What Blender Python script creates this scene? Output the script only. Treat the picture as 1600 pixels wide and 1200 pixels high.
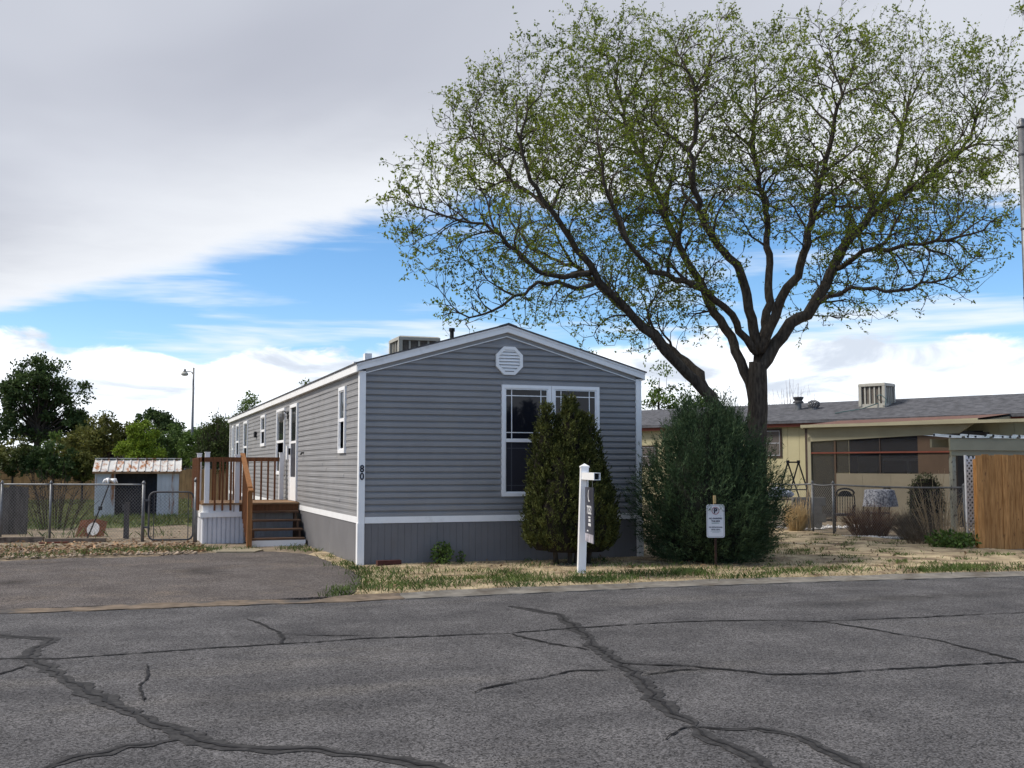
import bpy, bmesh, math, random
import numpy as np
from mathutils import Vector, Matrix, kdtree

for o in list(bpy.data.objects):
    bpy.data.objects.remove(o)
scene = bpy.context.scene
COL = scene.collection
R = math.radians
random.seed(7)
rng = np.random.default_rng(11)

# ------------------------------------------------------------------ camera
cam_data = bpy.data.cameras.new('camera')
cam = bpy.data.objects.new('camera', cam_data)
COL.objects.link(cam)
cam.location = (-3.57, -16.84, 1.55)
cam.rotation_euler = (R(90) + math.atan(130 / 1700), 0, -R(19.9))
cam_data.sensor_width = 36
cam_data.lens = 36 * 1700 / 1600
cam_data.clip_end = 2000
scene.camera = cam
scene.render.resolution_x, scene.render.resolution_y = 1024, 768

# ------------------------------------------------------------------ sky and sun
SUN_AZ, SUN_EL = R(-76), R(46)          # heading from +Y (to the left, slightly behind the house)
world = bpy.data.worlds.new('World')
scene.world = world
world.use_nodes = True
wt = world.node_tree
wt.nodes.clear()
def W(t, **k):
    n = wt.nodes.new(t)
    for a, b in k.items():
        setattr(n, a, b)
    return n
def wl(a, b):
    wt.links.new(a, b)
def wm(op, a, b=None, c=None):
    n = W('ShaderNodeMath', operation=op)
    for i, q in enumerate((a, b, c)):
        if q is None:
            continue
        if isinstance(q, (int, float)):
            n.inputs[i].default_value = q
        else:
            wl(q, n.inputs[i])
    return n.outputs[0]
def wmap(v, a, b, c=0.0, d=1.0):
    n = W('ShaderNodeMapRange', interpolation_type='SMOOTHSTEP')
    wl(v, n.inputs[0])
    for i, q in enumerate((a, b, c, d)):
        n.inputs[i + 1].default_value = q
    return n.outputs[0]
def wmix(f, a, b):
    n = W('ShaderNodeMix', data_type='RGBA')
    if isinstance(f, (int, float)):
        n.inputs[0].default_value = f
    else:
        wl(f, n.inputs[0])
    for i, q in ((6, a), (7, b)):
        if isinstance(q, tuple):
            n.inputs[i].default_value = (*q, 1)
        else:
            wl(q, n.inputs[i])
    return n.outputs[2]
def wnoise(vec, scale, detail=4, rough=.5, dist=0.0):
    n = W('ShaderNodeTexNoise')
    n.inputs['Scale'].default_value = scale
    n.inputs['Detail'].default_value = detail
    n.inputs['Roughness'].default_value = rough
    n.inputs['Distortion'].default_value = dist
    wl(vec, n.inputs['Vector'])
    return n.outputs[0]
def wcomb(x, y, z):
    n = W('ShaderNodeCombineXYZ')
    for i, q in enumerate((x, y, z)):
        if isinstance(q, (int, float)):
            n.inputs[i].default_value = q
        else:
            wl(q, n.inputs[i])
    return n.outputs[0]
tc = W('ShaderNodeTexCoord')
sep = W('ShaderNodeSeparateXYZ')
wl(tc.outputs['Generated'], sep.inputs[0])
dx, dy, dz = sep.outputs
sky = W('ShaderNodeTexSky', sky_type='NISHITA')
sky.sun_disc = False
sky.sun_elevation = SUN_EL
sky.sun_rotation = SUN_AZ
sky.altitude = 1600
sky.air_density = 1.0
sky.dust_density = 0.3
sky.ozone_density = 2.0
hs = W('ShaderNodeHueSaturation')
hs.inputs['Saturation'].default_value = 1.22
hs.inputs['Value'].default_value = 0.88
wl(sky.outputs[0], hs.inputs['Color'])
# the cloud deck lies on a plane: direction / height
zc = wm('MAXIMUM', dz, 0.035)
px, py = wm('DIVIDE', dx, zc), wm('DIVIDE', dy, zc)
plane = wcomb(px, py, 0.0)
d1 = wm('DIVIDE', wm('SUBTRACT', wm('SUBTRACT', 6.3, wm('MULTIPLY', px, 1.97)), py), 2.2)
d2 = wm('DIVIDE', wm('SUBTRACT', wm('SUBTRACT', 4.5, wm('MULTIPLY', px, .42)), py), 1.085)
dd = wm('SMOOTH_MAX', d1, d2, .8)
n1 = wnoise(plane, .55, 6, .58, .4)
amp = wmap(px, .7, 1.7, .75, 2.6)              # the bank frays where it passes behind the tree
dd = wm('ADD', dd, wm('MULTIPLY', wm('SUBTRACT', n1, .5), amp))
n1f = wnoise(plane, 2.6, 6, .62, .6)
dd = wm('ADD', dd, wm('MULTIPLY', wm('SUBTRACT', n1f, .5), wmap(px, .5, 1.8, .28, .9)))
# the bank is a wide band: it ends behind the street, where open sky begins again
back = wmap(wm('ADD', py, wm('MULTIPLY', wm('SUBTRACT', n1, .5), 1.6)), -1.5, -.6)
deck = wm('MULTIPLY', wmap(dd, -.10, .30), back)
deep = wmap(dd, .05, 1.5)
n2 = wnoise(wcomb(wm('ADD', px, wm('MULTIPLY', py, .5)), wm('SUBTRACT', wm('MULTIPLY', py, .35), wm('MULTIPLY', px, .7)), 0.0), .5, 4, .5, .3)
CW = 5.25                                # cloud radiance scale before the background strength
grey = wmix(wmap(n2, .28, .66), tuple(CW * q for q in (.47, .495, .575)), tuple(CW * q for q in (.68, .71, .785)))
deckcol = wmix(deep, tuple(CW * q for q in (.90, .93, .98)), grey)
# heaped clouds along the horizon
hv = wcomb(dx, dy, wm('MULTIPLY', dz, 2.2))
n3 = wnoise(hv, 8.5, 8, .58, .5)
n3b = wnoise(hv, 2.0, 2, .5, 0)
top = wm('ADD', wm('ADD', .113, wm('MULTIPLY', wm('SUBTRACT', n3, .5), .085)), wm('MULTIPLY', wm('SUBTRACT', n3b, .5), .055))
cum = wmap(wm('SUBTRACT', top, dz), -.001, .009)
n4 = wnoise(wcomb(dx, dy, wm('MULTIPLY', dz, 3.2)), 8.0, 7, .58, .5)
cumcol = wmix(wmap(n4, .40, .64), tuple(CW * q for q in (1.36, 1.42, 1.50)), tuple(CW * q for q in (.70, .77, .88)))
# thin streaks between the bank and the heaps
n5 = wnoise(wcomb(dx, dy, wm('MULTIPLY', dz, 11.0)), 3.2, 5, .55, .3)
streak = wm('MULTIPLY', wmap(n5, .50, .70), wmap(dz, .27, .14))
c = wmix(wm('MULTIPLY', streak, .85), hs.outputs[0], tuple(CW * q for q in (.95, 1.0, 1.07)))
c = wmix(cum, c, cumcol)
c = wmix(deck, c, deckcol)
bg = W('ShaderNodeBackground')
bg.inputs['Strength'].default_value = 0.062
wl(c, bg.inputs['Color'])
wo = W('ShaderNodeOutputWorld')
wl(bg.outputs[0], wo.inputs[0])

sun_d = bpy.data.lights.new('sun', 'SUN')
sun_d.energy = 1.15
sun_d.angle = R(14)
sun_d.color = (1, .93, .84)
sun = bpy.data.objects.new('sun', sun_d)
COL.objects.link(sun)
sv = Vector((math.sin(SUN_AZ) * math.cos(SUN_EL), math.cos(SUN_AZ) * math.cos(SUN_EL), math.sin(SUN_EL)))
sun.rotation_euler = sv.to_track_quat('Z', 'Y').to_euler()
sun.location = (-20, 5, 30)
vs = scene.view_settings
vs.view_transform = 'Standard'
vs.look = 'None'
vs.gamma = 1
vs.use_curve_mapping = False
vs.exposure = 1.66
scene.render.engine = 'CYCLES'

# ------------------------------------------------------------------ helpers
def tag(o, label=None, cat=None, group=None, kind=None):
    for k, v in (('label', label), ('category', cat), ('group', group), ('kind', kind)):
        if v:
            o[k] = v
    return o
def thing(name, label, cat, loc=(0, 0, 0), rz=0.0, group=None):
    o = bpy.data.objects.new(name, None)
    COL.objects.link(o)
    o.location = loc
    o.rotation_euler = (0, 0, rz)
    o.empty_display_size = .2
    return tag(o, label, cat, group)
def link(name, me, parent=None, loc=None):
    o = bpy.data.objects.new(name, me)
    COL.objects.link(o)
    if parent:
        o.parent = parent
    if loc:
        o.location = loc
    return o
class MB:
    def __init__(s):
        s.v, s.f = [], []
    def add(s, vs, fs):
        b = len(s.v)
        s.v += [tuple(v) for v in vs]
        s.f += [tuple(b + i for i in f) for f in fs]
        return s
    def box(s, x0, x1, y0, y1, z0, z1):
        return s.add([(x0, y0, z0), (x1, y0, z0), (x1, y1, z0), (x0, y1, z0), (x0, y0, z1), (x1, y0, z1), (x1, y1, z1), (x0, y1, z1)],
                     [(3, 2, 1, 0), (4, 5, 6, 7), (0, 1, 5, 4), (1, 2, 6, 5), (2, 3, 7, 6), (3, 0, 4, 7)])
    def bar(s, a, b, w, h, up=(0, 0, 1)):
        """rectangular bar from a to b, w across, h along up"""
        a, b = Vector(a), Vector(b)
        d = (b - a).normalized()
        u = Vector(up)
        side = d.cross(u)
        if side.length < 1e-4:
            side = d.cross(Vector((1, 0, 0)))
        side.normalize()
        u = side.cross(d).normalized()
        P = []
        for c in (a, b):
            for i, j in ((-1, -1), (1, -1), (1, 1), (-1, 1)):
                P.append(c + side * (i * w / 2) + u * (j * h / 2))
        return s.add(P, [(0, 1, 2, 3), (7, 6, 5, 4), (0, 4, 5, 1), (1, 5, 6, 2), (2, 6, 7, 3), (3, 7, 4, 0)])
    def tube(s, pts, rad, n=6, cap=True):
        pts = [Vector(p) for p in pts]
        if isinstance(rad, (int, float)):
            rad = [rad] * len(pts)
        rings = []
        ref = None
        for i, p in enumerate(pts):
            d = (pts[min(i + 1, len(pts) - 1)] - pts[max(i - 1, 0)])
            if d.length < 1e-9:
                d = Vector((0, 0, 1))
            d.normalize()
            if ref is None:
                ref = Vector((1, 0, 0)) if abs(d.x) < .8 else Vector((0, 1, 0))
            side = (ref - d * ref.dot(d)).normalized()
            ref = side
            w = d.cross(side)
            rings.append([p + (side * math.cos(2 * math.pi * k / n) + w * math.sin(2 * math.pi * k / n)) * rad[i] for k in range(n)])
        vs = [q for r in rings for q in r]
        fs = []
        for i in range(len(pts) - 1):
            for k in range(n):
                a, b = i * n + k, i * n + (k + 1) % n
                fs.append((a, b, b + n, a + n))
        if cap:
            fs.append(tuple(range(n - 1, -1, -1)))
            fs.append(tuple(range((len(pts) - 1) * n, len(pts) * n)))
        return s.add(vs, fs)
    def prism(s, poly, fn, d0, d1):
        """poly 2D outline, fn(u, v, d) -> point"""
        n = len(poly)
        vs = [fn(u, v, d0) for u, v in poly] + [fn(u, v, d1) for u, v in poly]
        fs = [tuple(range(n - 1, -1, -1)), tuple(range(n, 2 * n))]
        fs += [(i, (i + 1) % n, (i + 1) % n + n, i + n) for i in range(n)]
        return s.add(vs, fs)
    def mesh(s, name, mat=None, smooth=False, fix=True):
        me = bpy.data.meshes.new(name)
        me.from_pydata(s.v, [], s.f)
        if fix:
            bm = bmesh.new()
            bm.from_mesh(me)
            bmesh.ops.recalc_face_normals(bm, faces=bm.faces)
            bm.to_mesh(me)
            bm.free()
        if smooth:
            for p in me.polygons:
                p.use_smooth = True
        if mat:
            me.materials.append(mat)
        return me
    def build(s, name, mat, parent=None, smooth=False, loc=None, fix=True):
        return link(name, s.mesh(name, mat, smooth, fix), parent, loc)
def raw_mesh(name, V, Fq, mat, smooth=False, k=4):
    """fast mesh from numpy vertices (n,3) and faces (m,k)"""
    V = np.asarray(V, np.float32)
    Fq = np.asarray(Fq, np.int32)
    me = bpy.data.meshes.new(name)
    me.vertices.add(len(V))
    me.vertices.foreach_set('co', V.ravel())
    me.loops.add(Fq.size)
    me.loops.foreach_set('vertex_index', Fq.ravel())
    me.polygons.add(len(Fq))
    me.polygons.foreach_set('loop_start', np.arange(0, Fq.size, k, dtype=np.int32))
    me.polygons.foreach_set('loop_total', np.full(len(Fq), k, np.int32))
    if smooth:
        me.polygons.foreach_set('use_smooth', np.ones(len(Fq), bool))
    me.update(calc_edges=True)
    me.materials.append(mat)
    return me
def unit(a):
    return a / np.maximum(np.linalg.norm(a, axis=-1, keepdims=True), 1e-9)
def leaf_quads(C, axis, L, Wd, rs=rng):
    """rhombic leaves: centres C, long axis, length, width; random roll"""
    n = len(C)
    axis = unit(axis)
    t = unit(np.cross(axis, unit(rs.normal(size=(n, 3)))))
    L = np.broadcast_to(L, (n,))[:, None]
    Wd = np.broadcast_to(Wd, (n,))[:, None]
    V = np.stack([C, C + axis * L * .45 + t * Wd * .5, C + axis * L, C + axis * L * .45 - t * Wd * .5], 1).reshape(-1, 3)
    return V, np.arange(4 * n).reshape(n, 4)

# ------------------------------------------------------------------ materials
def mat(name, col, rough=.7, var=.15, scale=6.0, bump=0.0, bscale=40.0, col2=None, stretch=None, piece=0.0, spec=.3, metal=0.0, detail=5, patch=None, island=0.0, trans=0.0, contrast=(.35, .65)):
    m = bpy.data.materials.new(name)
    m.use_nodes = True
    nt = m.node_tree
    N = nt.nodes
    b = N['Principled BSDF']
    b.inputs['Roughness'].default_value = rough
    b.inputs['Specular IOR Level'].default_value = spec
    b.inputs['Metallic'].default_value = metal
    geo = N.new('ShaderNodeNewGeometry')
    vec = geo.outputs['Position']
    if stretch:
        mp = N.new('ShaderNodeMapping')
        mp.inputs['Scale'].default_value = stretch
        nt.links.new(vec, mp.inputs['Vector'])
        vec = mp.outputs[0]
    no = N.new('ShaderNodeTexNoise')
    no.inputs['Scale'].default_value = scale
    no.inputs['Detail'].default_value = detail
    no.inputs['Roughness'].default_value = .6
    nt.links.new(vec, no.inputs['Vector'])
    mr = N.new('ShaderNodeMapRange')
    nt.links.new(no.outputs[0], mr.inputs[0])
    mr.inputs[1].default_value, mr.inputs[2].default_value = contrast
    mx = N.new('ShaderNodeMix')
    mx.data_type = 'RGBA'
    a = tuple(q * (1 - var) for q in col)
    c = col2 if col2 else tuple(min(1, q * (1 + var)) for q in col)
    mx.inputs[6].default_value = (*a, 1)
    mx.inputs[7].default_value = (*c, 1)
    nt.links.new(mr.outputs[0], mx.inputs[0])
    out = mx.outputs[2]
    if patch:                                   # second stain layer: (colour, scale, lo, hi, stretch)
        pc, ps, lo, hi, pst = patch
        n2 = N.new('ShaderNodeTexNoise')
        n2.inputs['Scale'].default_value = ps
        n2.inputs['Detail'].default_value = 6
        n2.inputs['Roughness'].default_value = .65
        v2 = geo.outputs['Position']
        if pst:
            mp2 = N.new('ShaderNodeMapping')
            mp2.inputs['Scale'].default_value = pst
            nt.links.new(v2, mp2.inputs['Vector'])
            v2 = mp2.outputs[0]
        nt.links.new(v2, n2.inputs['Vector'])
        r2 = N.new('ShaderNodeMapRange')
        r2.inputs[1].default_value, r2.inputs[2].default_value = lo, hi
        nt.links.new(n2.outputs[0], r2.inputs[0])
        m2 = N.new('ShaderNodeMix')
        m2.data_type = 'RGBA'
        nt.links.new(r2.outputs[0], m2.inputs[0])
        nt.links.new(out, m2.inputs[6])
        m2.inputs[7].default_value = (*pc, 1)
        out = m2.outputs[2]
    if piece or island:
        src = N.new('ShaderNodeObjectInfo').outputs['Random'] if piece else geo.outputs['Random Per Island']
        k = piece or island
        r3 = N.new('ShaderNodeMapRange')
        nt.links.new(src, r3.inputs[0])
        r3.inputs[3].default_value, r3.inputs[4].default_value = 1 - k, 1 + k
        m3 = N.new('ShaderNodeVectorMath')
        m3.operation = 'SCALE'
        nt.links.new(out, m3.inputs[0])
        nt.links.new(r3.outputs[0], m3.inputs['Scale'])
        out = m3.outputs[0]
    nt.links.new(out, b.inputs['Base Color'])
    if bump:
        nb = N.new('ShaderNodeTexNoise')
        nb.inputs['Scale'].default_value = bscale
        nb.inputs['Detail'].default_value = 4
        nt.links.new(vec, nb.inputs['Vector'])
        bu = N.new('ShaderNodeBump')
        bu.inputs['Strength'].default_value = bump
        bu.inputs['Distance'].default_value = .02
        nt.links.new(nb.outputs[0], bu.inputs['Height'])
        nt.links.new(bu.outputs[0], b.inputs['Normal'])
    if trans:
        tr = N.new('ShaderNodeBsdfTranslucent')
        nt.links.new(out, tr.inputs['Color'])
        ms = N.new('ShaderNodeMixShader')
        ms.inputs[0].default_value = trans
        nt.links.new(b.outputs[0], ms.inputs[1])
        nt.links.new(tr.outputs[0], ms.inputs[2])
        nt.links.new(ms.outputs[0], N['Material Output'].inputs['Surface'])
    return m
def asphalt(name, lo, hi, stains, dust=None):
    m = mat(name, lo, rough=.9, spec=.2, scale=1.3, var=.0, col2=hi, detail=8, bump=.5, bscale=160, patch=dust)
    nt = m.node_tree
    N = nt.nodes
    b = N['Principled BSDF']
    base = b.inputs['Base Color'].links[0].from_socket
    geo = N.new('ShaderNodeNewGeometry')
    # aggregate: pale and dark chips
    vo = N.new('ShaderNodeTexVoronoi')
    vo.inputs['Scale'].default_value = 95
    nt.links.new(geo.outputs['Position'], vo.inputs['Vector'])
    sp = N.new('ShaderNodeSeparateColor')
    nt.links.new(vo.outputs['Color'], sp.inputs[0])
    mr = N.new('ShaderNodeMapRange')
    mr.inputs[3].default_value, mr.inputs[4].default_value = .22, 1.95
    nt.links.new(sp.outputs[0], mr.inputs[0])
    sc = N.new('ShaderNodeVectorMath')
    sc.operation = 'SCALE'
    nt.links.new(base, sc.inputs[0])
    nt.links.new(mr.outputs[0], sc.inputs['Scale'])
    out = sc.outputs[0]
    nz = N.new('ShaderNodeTexNoise')
    nz.inputs['Scale'].default_value = 4
    nz.inputs['Detail'].default_value = 6
    nt.links.new(geo.outputs['Position'], nz.inputs['Vector'])
    for (sx, sy, rx, ry, k) in stains:
        mp = N.new('ShaderNodeMapping')
        mp.vector_type = 'TEXTURE'
        mp.inputs['Location'].default_value = (sx, sy, 0)
        mp.inputs['Scale'].default_value = (rx, ry, 1000)
        nt.links.new(geo.outputs['Position'], mp.inputs['Vector'])
        ln = N.new('ShaderNodeVectorMath')
        ln.operation = 'LENGTH'
        nt.links.new(mp.outputs[0], ln.inputs[0])
        ad = N.new('ShaderNodeMath')
        ad.operation = 'MULTIPLY_ADD'
        nt.links.new(nz.outputs[0], ad.inputs[0])
        ad.inputs[1].default_value = 1.6
        nt.links.new(ln.outputs['Value'], ad.inputs[2])
        r2 = N.new('ShaderNodeMapRange')
        r2.inputs[1].default_value, r2.inputs[2].default_value = .75, 1.9
        r2.inputs[3].default_value, r2.inputs[4].default_value = k, 1.0
        nt.links.new(ad.outputs[0], r2.inputs[0])
        s2 = N.new('ShaderNodeVectorMath')
        s2.operation = 'SCALE'
        nt.links.new(out, s2.inputs[0])
        nt.links.new(r2.outputs[0], s2.inputs['Scale'])
        out = s2.outputs[0]
    nt.links.new(out, b.inputs['Base Color'])
    return m
def glass_dark(name, col=(.012, .013, .018), rough=.06):
    m = bpy.data.materials.new(name)
    m.use_nodes = True
    b = m.node_tree.nodes['Principled BSDF']
    b.inputs['Base Color'].default_value = (*col, 1)
    b.inputs['Roughness'].default_value = rough
    b.inputs['Specular IOR Level'].default_value = .3
    return m

M_siding = mat('vinyl siding', (.255, .253, .255), rough=.55, var=.07, scale=1.5, spec=.3, stretch=(1, 1, .6), patch=((.28, .265, .245), 2.2, .52, .85, (1, 1, .35)))
M_skirt = mat('skirt paint', (.165, .161, .164), rough=.75, var=.06, scale=2, patch=((.16, .145, .13), 3, .6, .9, (1, 1, .3)))
M_white = mat('white trim', (.86, .86, .85), rough=.5, var=.03, scale=3, patch=((.58, .57, .54), 5, .58, .9, None))
M_vinyl = mat('white vinyl', (.88, .88, .88), rough=.4, var=.02)
M_frieze = mat('grey frieze', (.30, .295, .29), rough=.6, var=.05)
M_shingle = mat('roof shingle', (.10, .10, .105), rough=.95, var=.35, scale=9, bump=.6, bscale=30, stretch=(1, 1, 2))
M_nshingle = mat('neighbour shingle', (.105, .107, .118), rough=.95, var=.3, scale=5, bump=.6, bscale=18, detail=6)
M_glass = glass_dark('window glass')
M_glass2 = glass_dark('side window glass', (.03, .034, .034), .03)
M_black = mat('black paint', (.012, .012, .013), rough=.5, var=.1)
M_stain = mat('brown wood stain', (.17, .068, .026), rough=.65, var=.25, scale=4, stretch=(6, 6, 1), spec=.3)
M_stainlt = mat('orange wood stain', (.27, .12, .042), rough=.65, var=.2, scale=4, stretch=(6, 6, 1))
M_deckbd = mat('deck board', (.27, .165, .09), rough=.8, var=.25, scale=5, stretch=(1, 8, 1), piece=.15)
M_tread = mat('tread wood', (.13, .075, .045), rough=.8, var=.25, scale=5, piece=.1)
M_galv = mat('galvanised steel', (.17, .175, .18), rough=.5, var=.2, scale=12, metal=.55)
M_dsteel = mat('dull dark steel', (.09, .09, .095), rough=.6, var=.2, scale=10, metal=.3)
M_conc = mat('kerb concrete', (.20, .185, .16), rough=.9, var=.25, scale=4, bump=.3, patch=((.10, .085, .068), 2.2, .46, .66, None))
M_sand = mat('sandy gutter', (.175, .135, .098), rough=1, var=.3, scale=5, bump=.4, patch=((.085, .078, .074), 1.8, .48, .62, None))
M_tan = mat('cooler enamel', (.42, .41, .36), rough=.5, var=.06)
M_lv = mat('cooler pad', (.13, .115, .10), rough=.9, var=.2, scale=20)
M_tar = mat('crack tar', (.014, .013, .014), rough=.75, var=.3, scale=8, spec=.3)
M_tarfade = mat('worn crack tar', (.024, .023, .024), rough=.85, var=.3, scale=22, col2=(.055, .053, .053))
LIMBS = [('trunk', [(8.27, 1.74, -0.63), (8.26, 1.74, 0.67), (8.26, 1.74, 1.93), (8.32, 1.72, 2.69), (8.33, 1.72, 3.32), (8.34, 1.71, 3.86)], 0.3, 0.21), ('low', [(8.15, 1.78, 0.92), (7.85, 1.78, 2.05), (7.25, 1.79, 2.98), (6.61, 1.81, 3.53), (6.15, 1.76, 3.92), (5.48, 1.69, 4.52), (4.87, 1.69, 5.0), (4.38, 1.55, 5.62), (3.8, 1.44, 6.28), (3.32, 1.4, 6.95), (3.04, 1.29, 7.83)], 0.165, 0.028), ('low2', [(7.51, 1.8, 2.68), (7.43, 2.47, 3.42), (6.94, 3.5, 4.36), (6.53, 4.5, 5.17), (6.05, 5.31, 5.98), (5.39, 6.18, 6.46), (4.83, 6.81, 7.38)], 0.12, 0.03), ('l1', [(8.3, 1.73, 2.69), (8.19, 1.98, 3.47), (8.02, 2.36, 4.38), (7.86, 2.53, 4.73), (7.68, 2.7, 5.23), (7.45, 2.89, 5.77), (7.21, 3.19, 6.57), (7.05, 3.56, 7.55), (6.76, 4.09, 8.77), (6.56, 4.49, 10.17)], 0.13, 0.03), ('l2', [(8.34, 1.71, 3.77), (7.61, 1.55, 4.52), (7.0, 1.35, 4.92), (6.4, 1.14, 5.04), (5.61, 0.9, 5.13), (4.95, 0.6, 5.56), (4.41, 0.26, 6.26), (4.04, -0.03, 7.17)], 0.1, 0.025), ('c1', [(8.34, 1.71, 3.86), (8.21, 1.66, 4.31), (7.97, 1.53, 5.07), (7.69, 1.42, 5.51), (7.19, 1.28, 5.79), (6.84, 1.19, 6.25), (6.44, 0.91, 7.07), (6.37, 0.51, 8.17), (6.16, 0.37, 8.82)], 0.13, 0.03), ('c2', [(8.36, 1.71, 3.86), (8.59, 1.84, 4.34), (8.85, 2.06, 5.04), (9.07, 2.41, 5.94), (9.25, 2.77, 7.12), (9.23, 3.2, 8.49), (9.61, 3.49, 10.06)], 0.12, 0.03), ('c3', [(8.41, 1.69, 3.86), (8.45, 1.46, 4.32), (8.52, 1.12, 4.84), (8.68, 0.84, 5.25), (8.71, 0.52, 5.81), (8.64, 0.12, 6.7), (8.69, -0.33, 7.56), (8.66, -0.74, 8.51)], 0.13, 0.03), ('r1', [(8.4, 1.69, 3.51), (8.65, 1.6, 3.96), (8.98, 1.48, 4.38), (9.45, 1.42, 4.78), (9.75, 1.41, 5.15), (10.2, 1.57, 5.86), (11.03, 1.59, 6.78), (12.27, 1.57, 7.52), (13.34, 1.5, 8.36), (14.04, 1.56, 9.23)], 0.16, 0.03), ('r2', [(9.45, 1.42, 4.78), (9.68, 0.91, 4.96), (9.75, 0.56, 5.02), (10.22, -0.24, 4.88), (10.49, -0.76, 4.97), (10.7, -1.27, 5.04)], 0.07, 0.02), ('r3', [(10.01, 1.54, 5.51), (10.15, 1.06, 5.75), (10.44, 0.42, 5.83), (10.76, -0.22, 5.79), (11.08, -0.87, 5.79), (11.38, -1.51, 5.96)], 0.07, 0.02), ('r4', [(10.2, 1.57, 5.86), (11.29, 2.13, 6.73), (12.51, 2.54, 8.2), (13.23, 2.92, 9.86), (13.81, 2.93, 10.84)], 0.08, 0.02), ('ll', [(4.87, 1.69, 5.0), (4.47, 1.63, 4.86), (3.98, 1.59, 4.97), (3.59, 1.52, 4.9), (3.11, 1.48, 4.58), (2.64, 1.44, 4.31), (2.27, 1.47, 4.22), (1.92, 1.49, 4.09)], 0.06, 0.015), ('lm', [(4.66, 1.66, 5.2), (4.09, 1.55, 5.06), (3.51, 1.33, 5.08), (2.97, 1.1, 5.38), (2.34, 0.91, 5.78), (1.72, 0.81, 5.81), (1.09, 0.83, 6.0)], 0.07, 0.015), ('lu', [(3.8, 1.44, 6.28), (3.45, 2.21, 6.88), (3.01, 2.79, 7.61), (2.72, 3.32, 8.51)], 0.05, 0.015)]
LOBES = [((1.72, 1.45, 6.19), 0.95), ((3.07, 2.77, 7.68), 1.16), ((3.26, 3.55, 8.9), 0.76), ((3.99, 2.23, 8.69), 1.15), ((5.88, 3.67, 10.22), 0.86), ((7.09, 4.29, 9.88), 1.52), ((6.64, 0.73, 8.82), 1.06), ((9.62, 3.38, 10.02), 1.22), ((8.59, -0.51, 8.64), 1.01), ((12.29, 2.41, 10.02), 1.24), ((13.11, 1.58, 9.56), 1.29), ((12.83, 0.09, 9.3), 0.7), ((13.21, 1.01, 7.73), 1.12), ((11.34, -0.44, 6.18), 1.03), ((11.34, 1.16, 7.19), 1.55), ((8.64, 0.01, 6.8), 1.29), ((9.18, 3.01, 7.87), 1.49), ((7.14, 2.68, 7.46), 1.55), ((4.72, 0.9, 7.14), 1.38), ((5.04, 4.51, 8.01), 1.49), ((2.58, 1.14, 5.5), 1.01), ((1.62, 1.49, 5.16), 0.56), ((2.11, 1.52, 4.33), 0.47), ((3.5, 1.34, 4.55), 0.63), ((5.03, 4.51, 6.06), 1.22), ((6.32, 4.04, 6.06), 1.08), ((5.92, 2.06, 5.03), 0.99), ((7.6, 3.04, 4.88), 0.79), ((10.12, 1.07, 5.37), 1.01), ((10.75, -0.22, 5.32), 0.84), ((10.7, -1.27, 5.02), 0.52), ((9.56, 1.8, 4.8), 0.58), ((4.89, 1.9, 4.34), 0.6), ((6.34, 0.31, 5.37), 0.8), ((6.72, 3.36, 4.34), 0.6), ((11.53, -1.04, 5.83), 0.53), ((1.06, 1.16, 5.96), 0.49), ((4.63, 1.99, 9.83), 0.58), ((8.5, -0.47, 9.43), 0.57), ((11.76, 1.54, 10.64), 0.66)]
CRACKS = [([(0.58, -5.28), (0.8, -6.15), (0.61, -7.17), (0.34, -8.41), (0.08, -9.36), (-0.12, -10.02), (-0.24, -10.6), (-0.33, -11.01)], 0.07, 1), ([(-0.33, -11.01), (-0.45, -11.07), (-0.61, -11.23)], 0.05, 0), ([(-0.33, -11.01), (-0.38, -11.46), (-0.4, -11.87), (-0.5, -12.4)], 0.06, 1), ([(-0.33, -11.01), (0.01, -11.17), (0.13, -11.37), (0.1, -11.78), (0.01, -12.31)], 0.045, 1), ([(0.16, -8.97), (0.66, -9.24), (1.03, -9.73), (1.49, -9.87), (2.35, -9.91), (3.26, -9.95), (4.11, -10.1)], 0.045, 0), ([(0.15, -9.44), (0.48, -9.37), (0.71, -9.45)], 0.04, 0), ([(-5.1, -7.07), (-4.42, -7.04), (-3.93, -7.19), (-2.93, -7.09), (-1.49, -7.03), (-0.06, -7.14), (0.66, -7.06), (1.89, -7.04), (2.79, -7.27), (3.13, -7.54), (3.21, -8.03), (3.34, -9.0), (3.22, -9.99), (3.19, -10.62)], 0.045, 0), ([(3.04, -7.46), (3.95, -7.59), (5.56, -7.65), (6.88, -7.69)], 0.04, 0), ([(-0.09, -7.22), (0.03, -7.88), (0.29, -8.39)], 0.05, 0), ([(-5.27, -5.05), (-4.54, -5.69), (-4.13, -6.07), (-4.18, -6.71), (-4.23, -7.08), (-4.11, -7.49), (-3.9, -8.0), (-3.62, -8.87), (-3.36, -9.74), (-3.13, -10.29), (-2.81, -10.61), (-2.55, -10.75), (-2.24, -11.07), (-1.97, -11.36), (-1.84, -11.7)], 0.075, 1), ([(-4.66, -8.03), (-4.35, -7.76), (-4.2, -7.39)], 0.06, 0), ([(-3.17, -10.31), (-3.47, -10.37), (-3.7, -10.47), (-3.96, -10.7)], 0.05, 1), ([(-2.29, -5.33), (-2.16, -5.86), (-2.12, -6.31), (-2.14, -6.79), (-2.22, -7.06)], 0.06, 0), ([(-2.1, -6.53), (-1.77, -6.69), (-1.44, -6.81)], 0.03, 0), ([(-1.24, -9.62), (-0.86, -9.36), (-0.27, -9.15), (0.02, -9.21)], 0.035, 0), ([(-3.31, -7.72), (-3.39, -8.61), (-3.37, -9.17)], 0.03, 0)]
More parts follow.
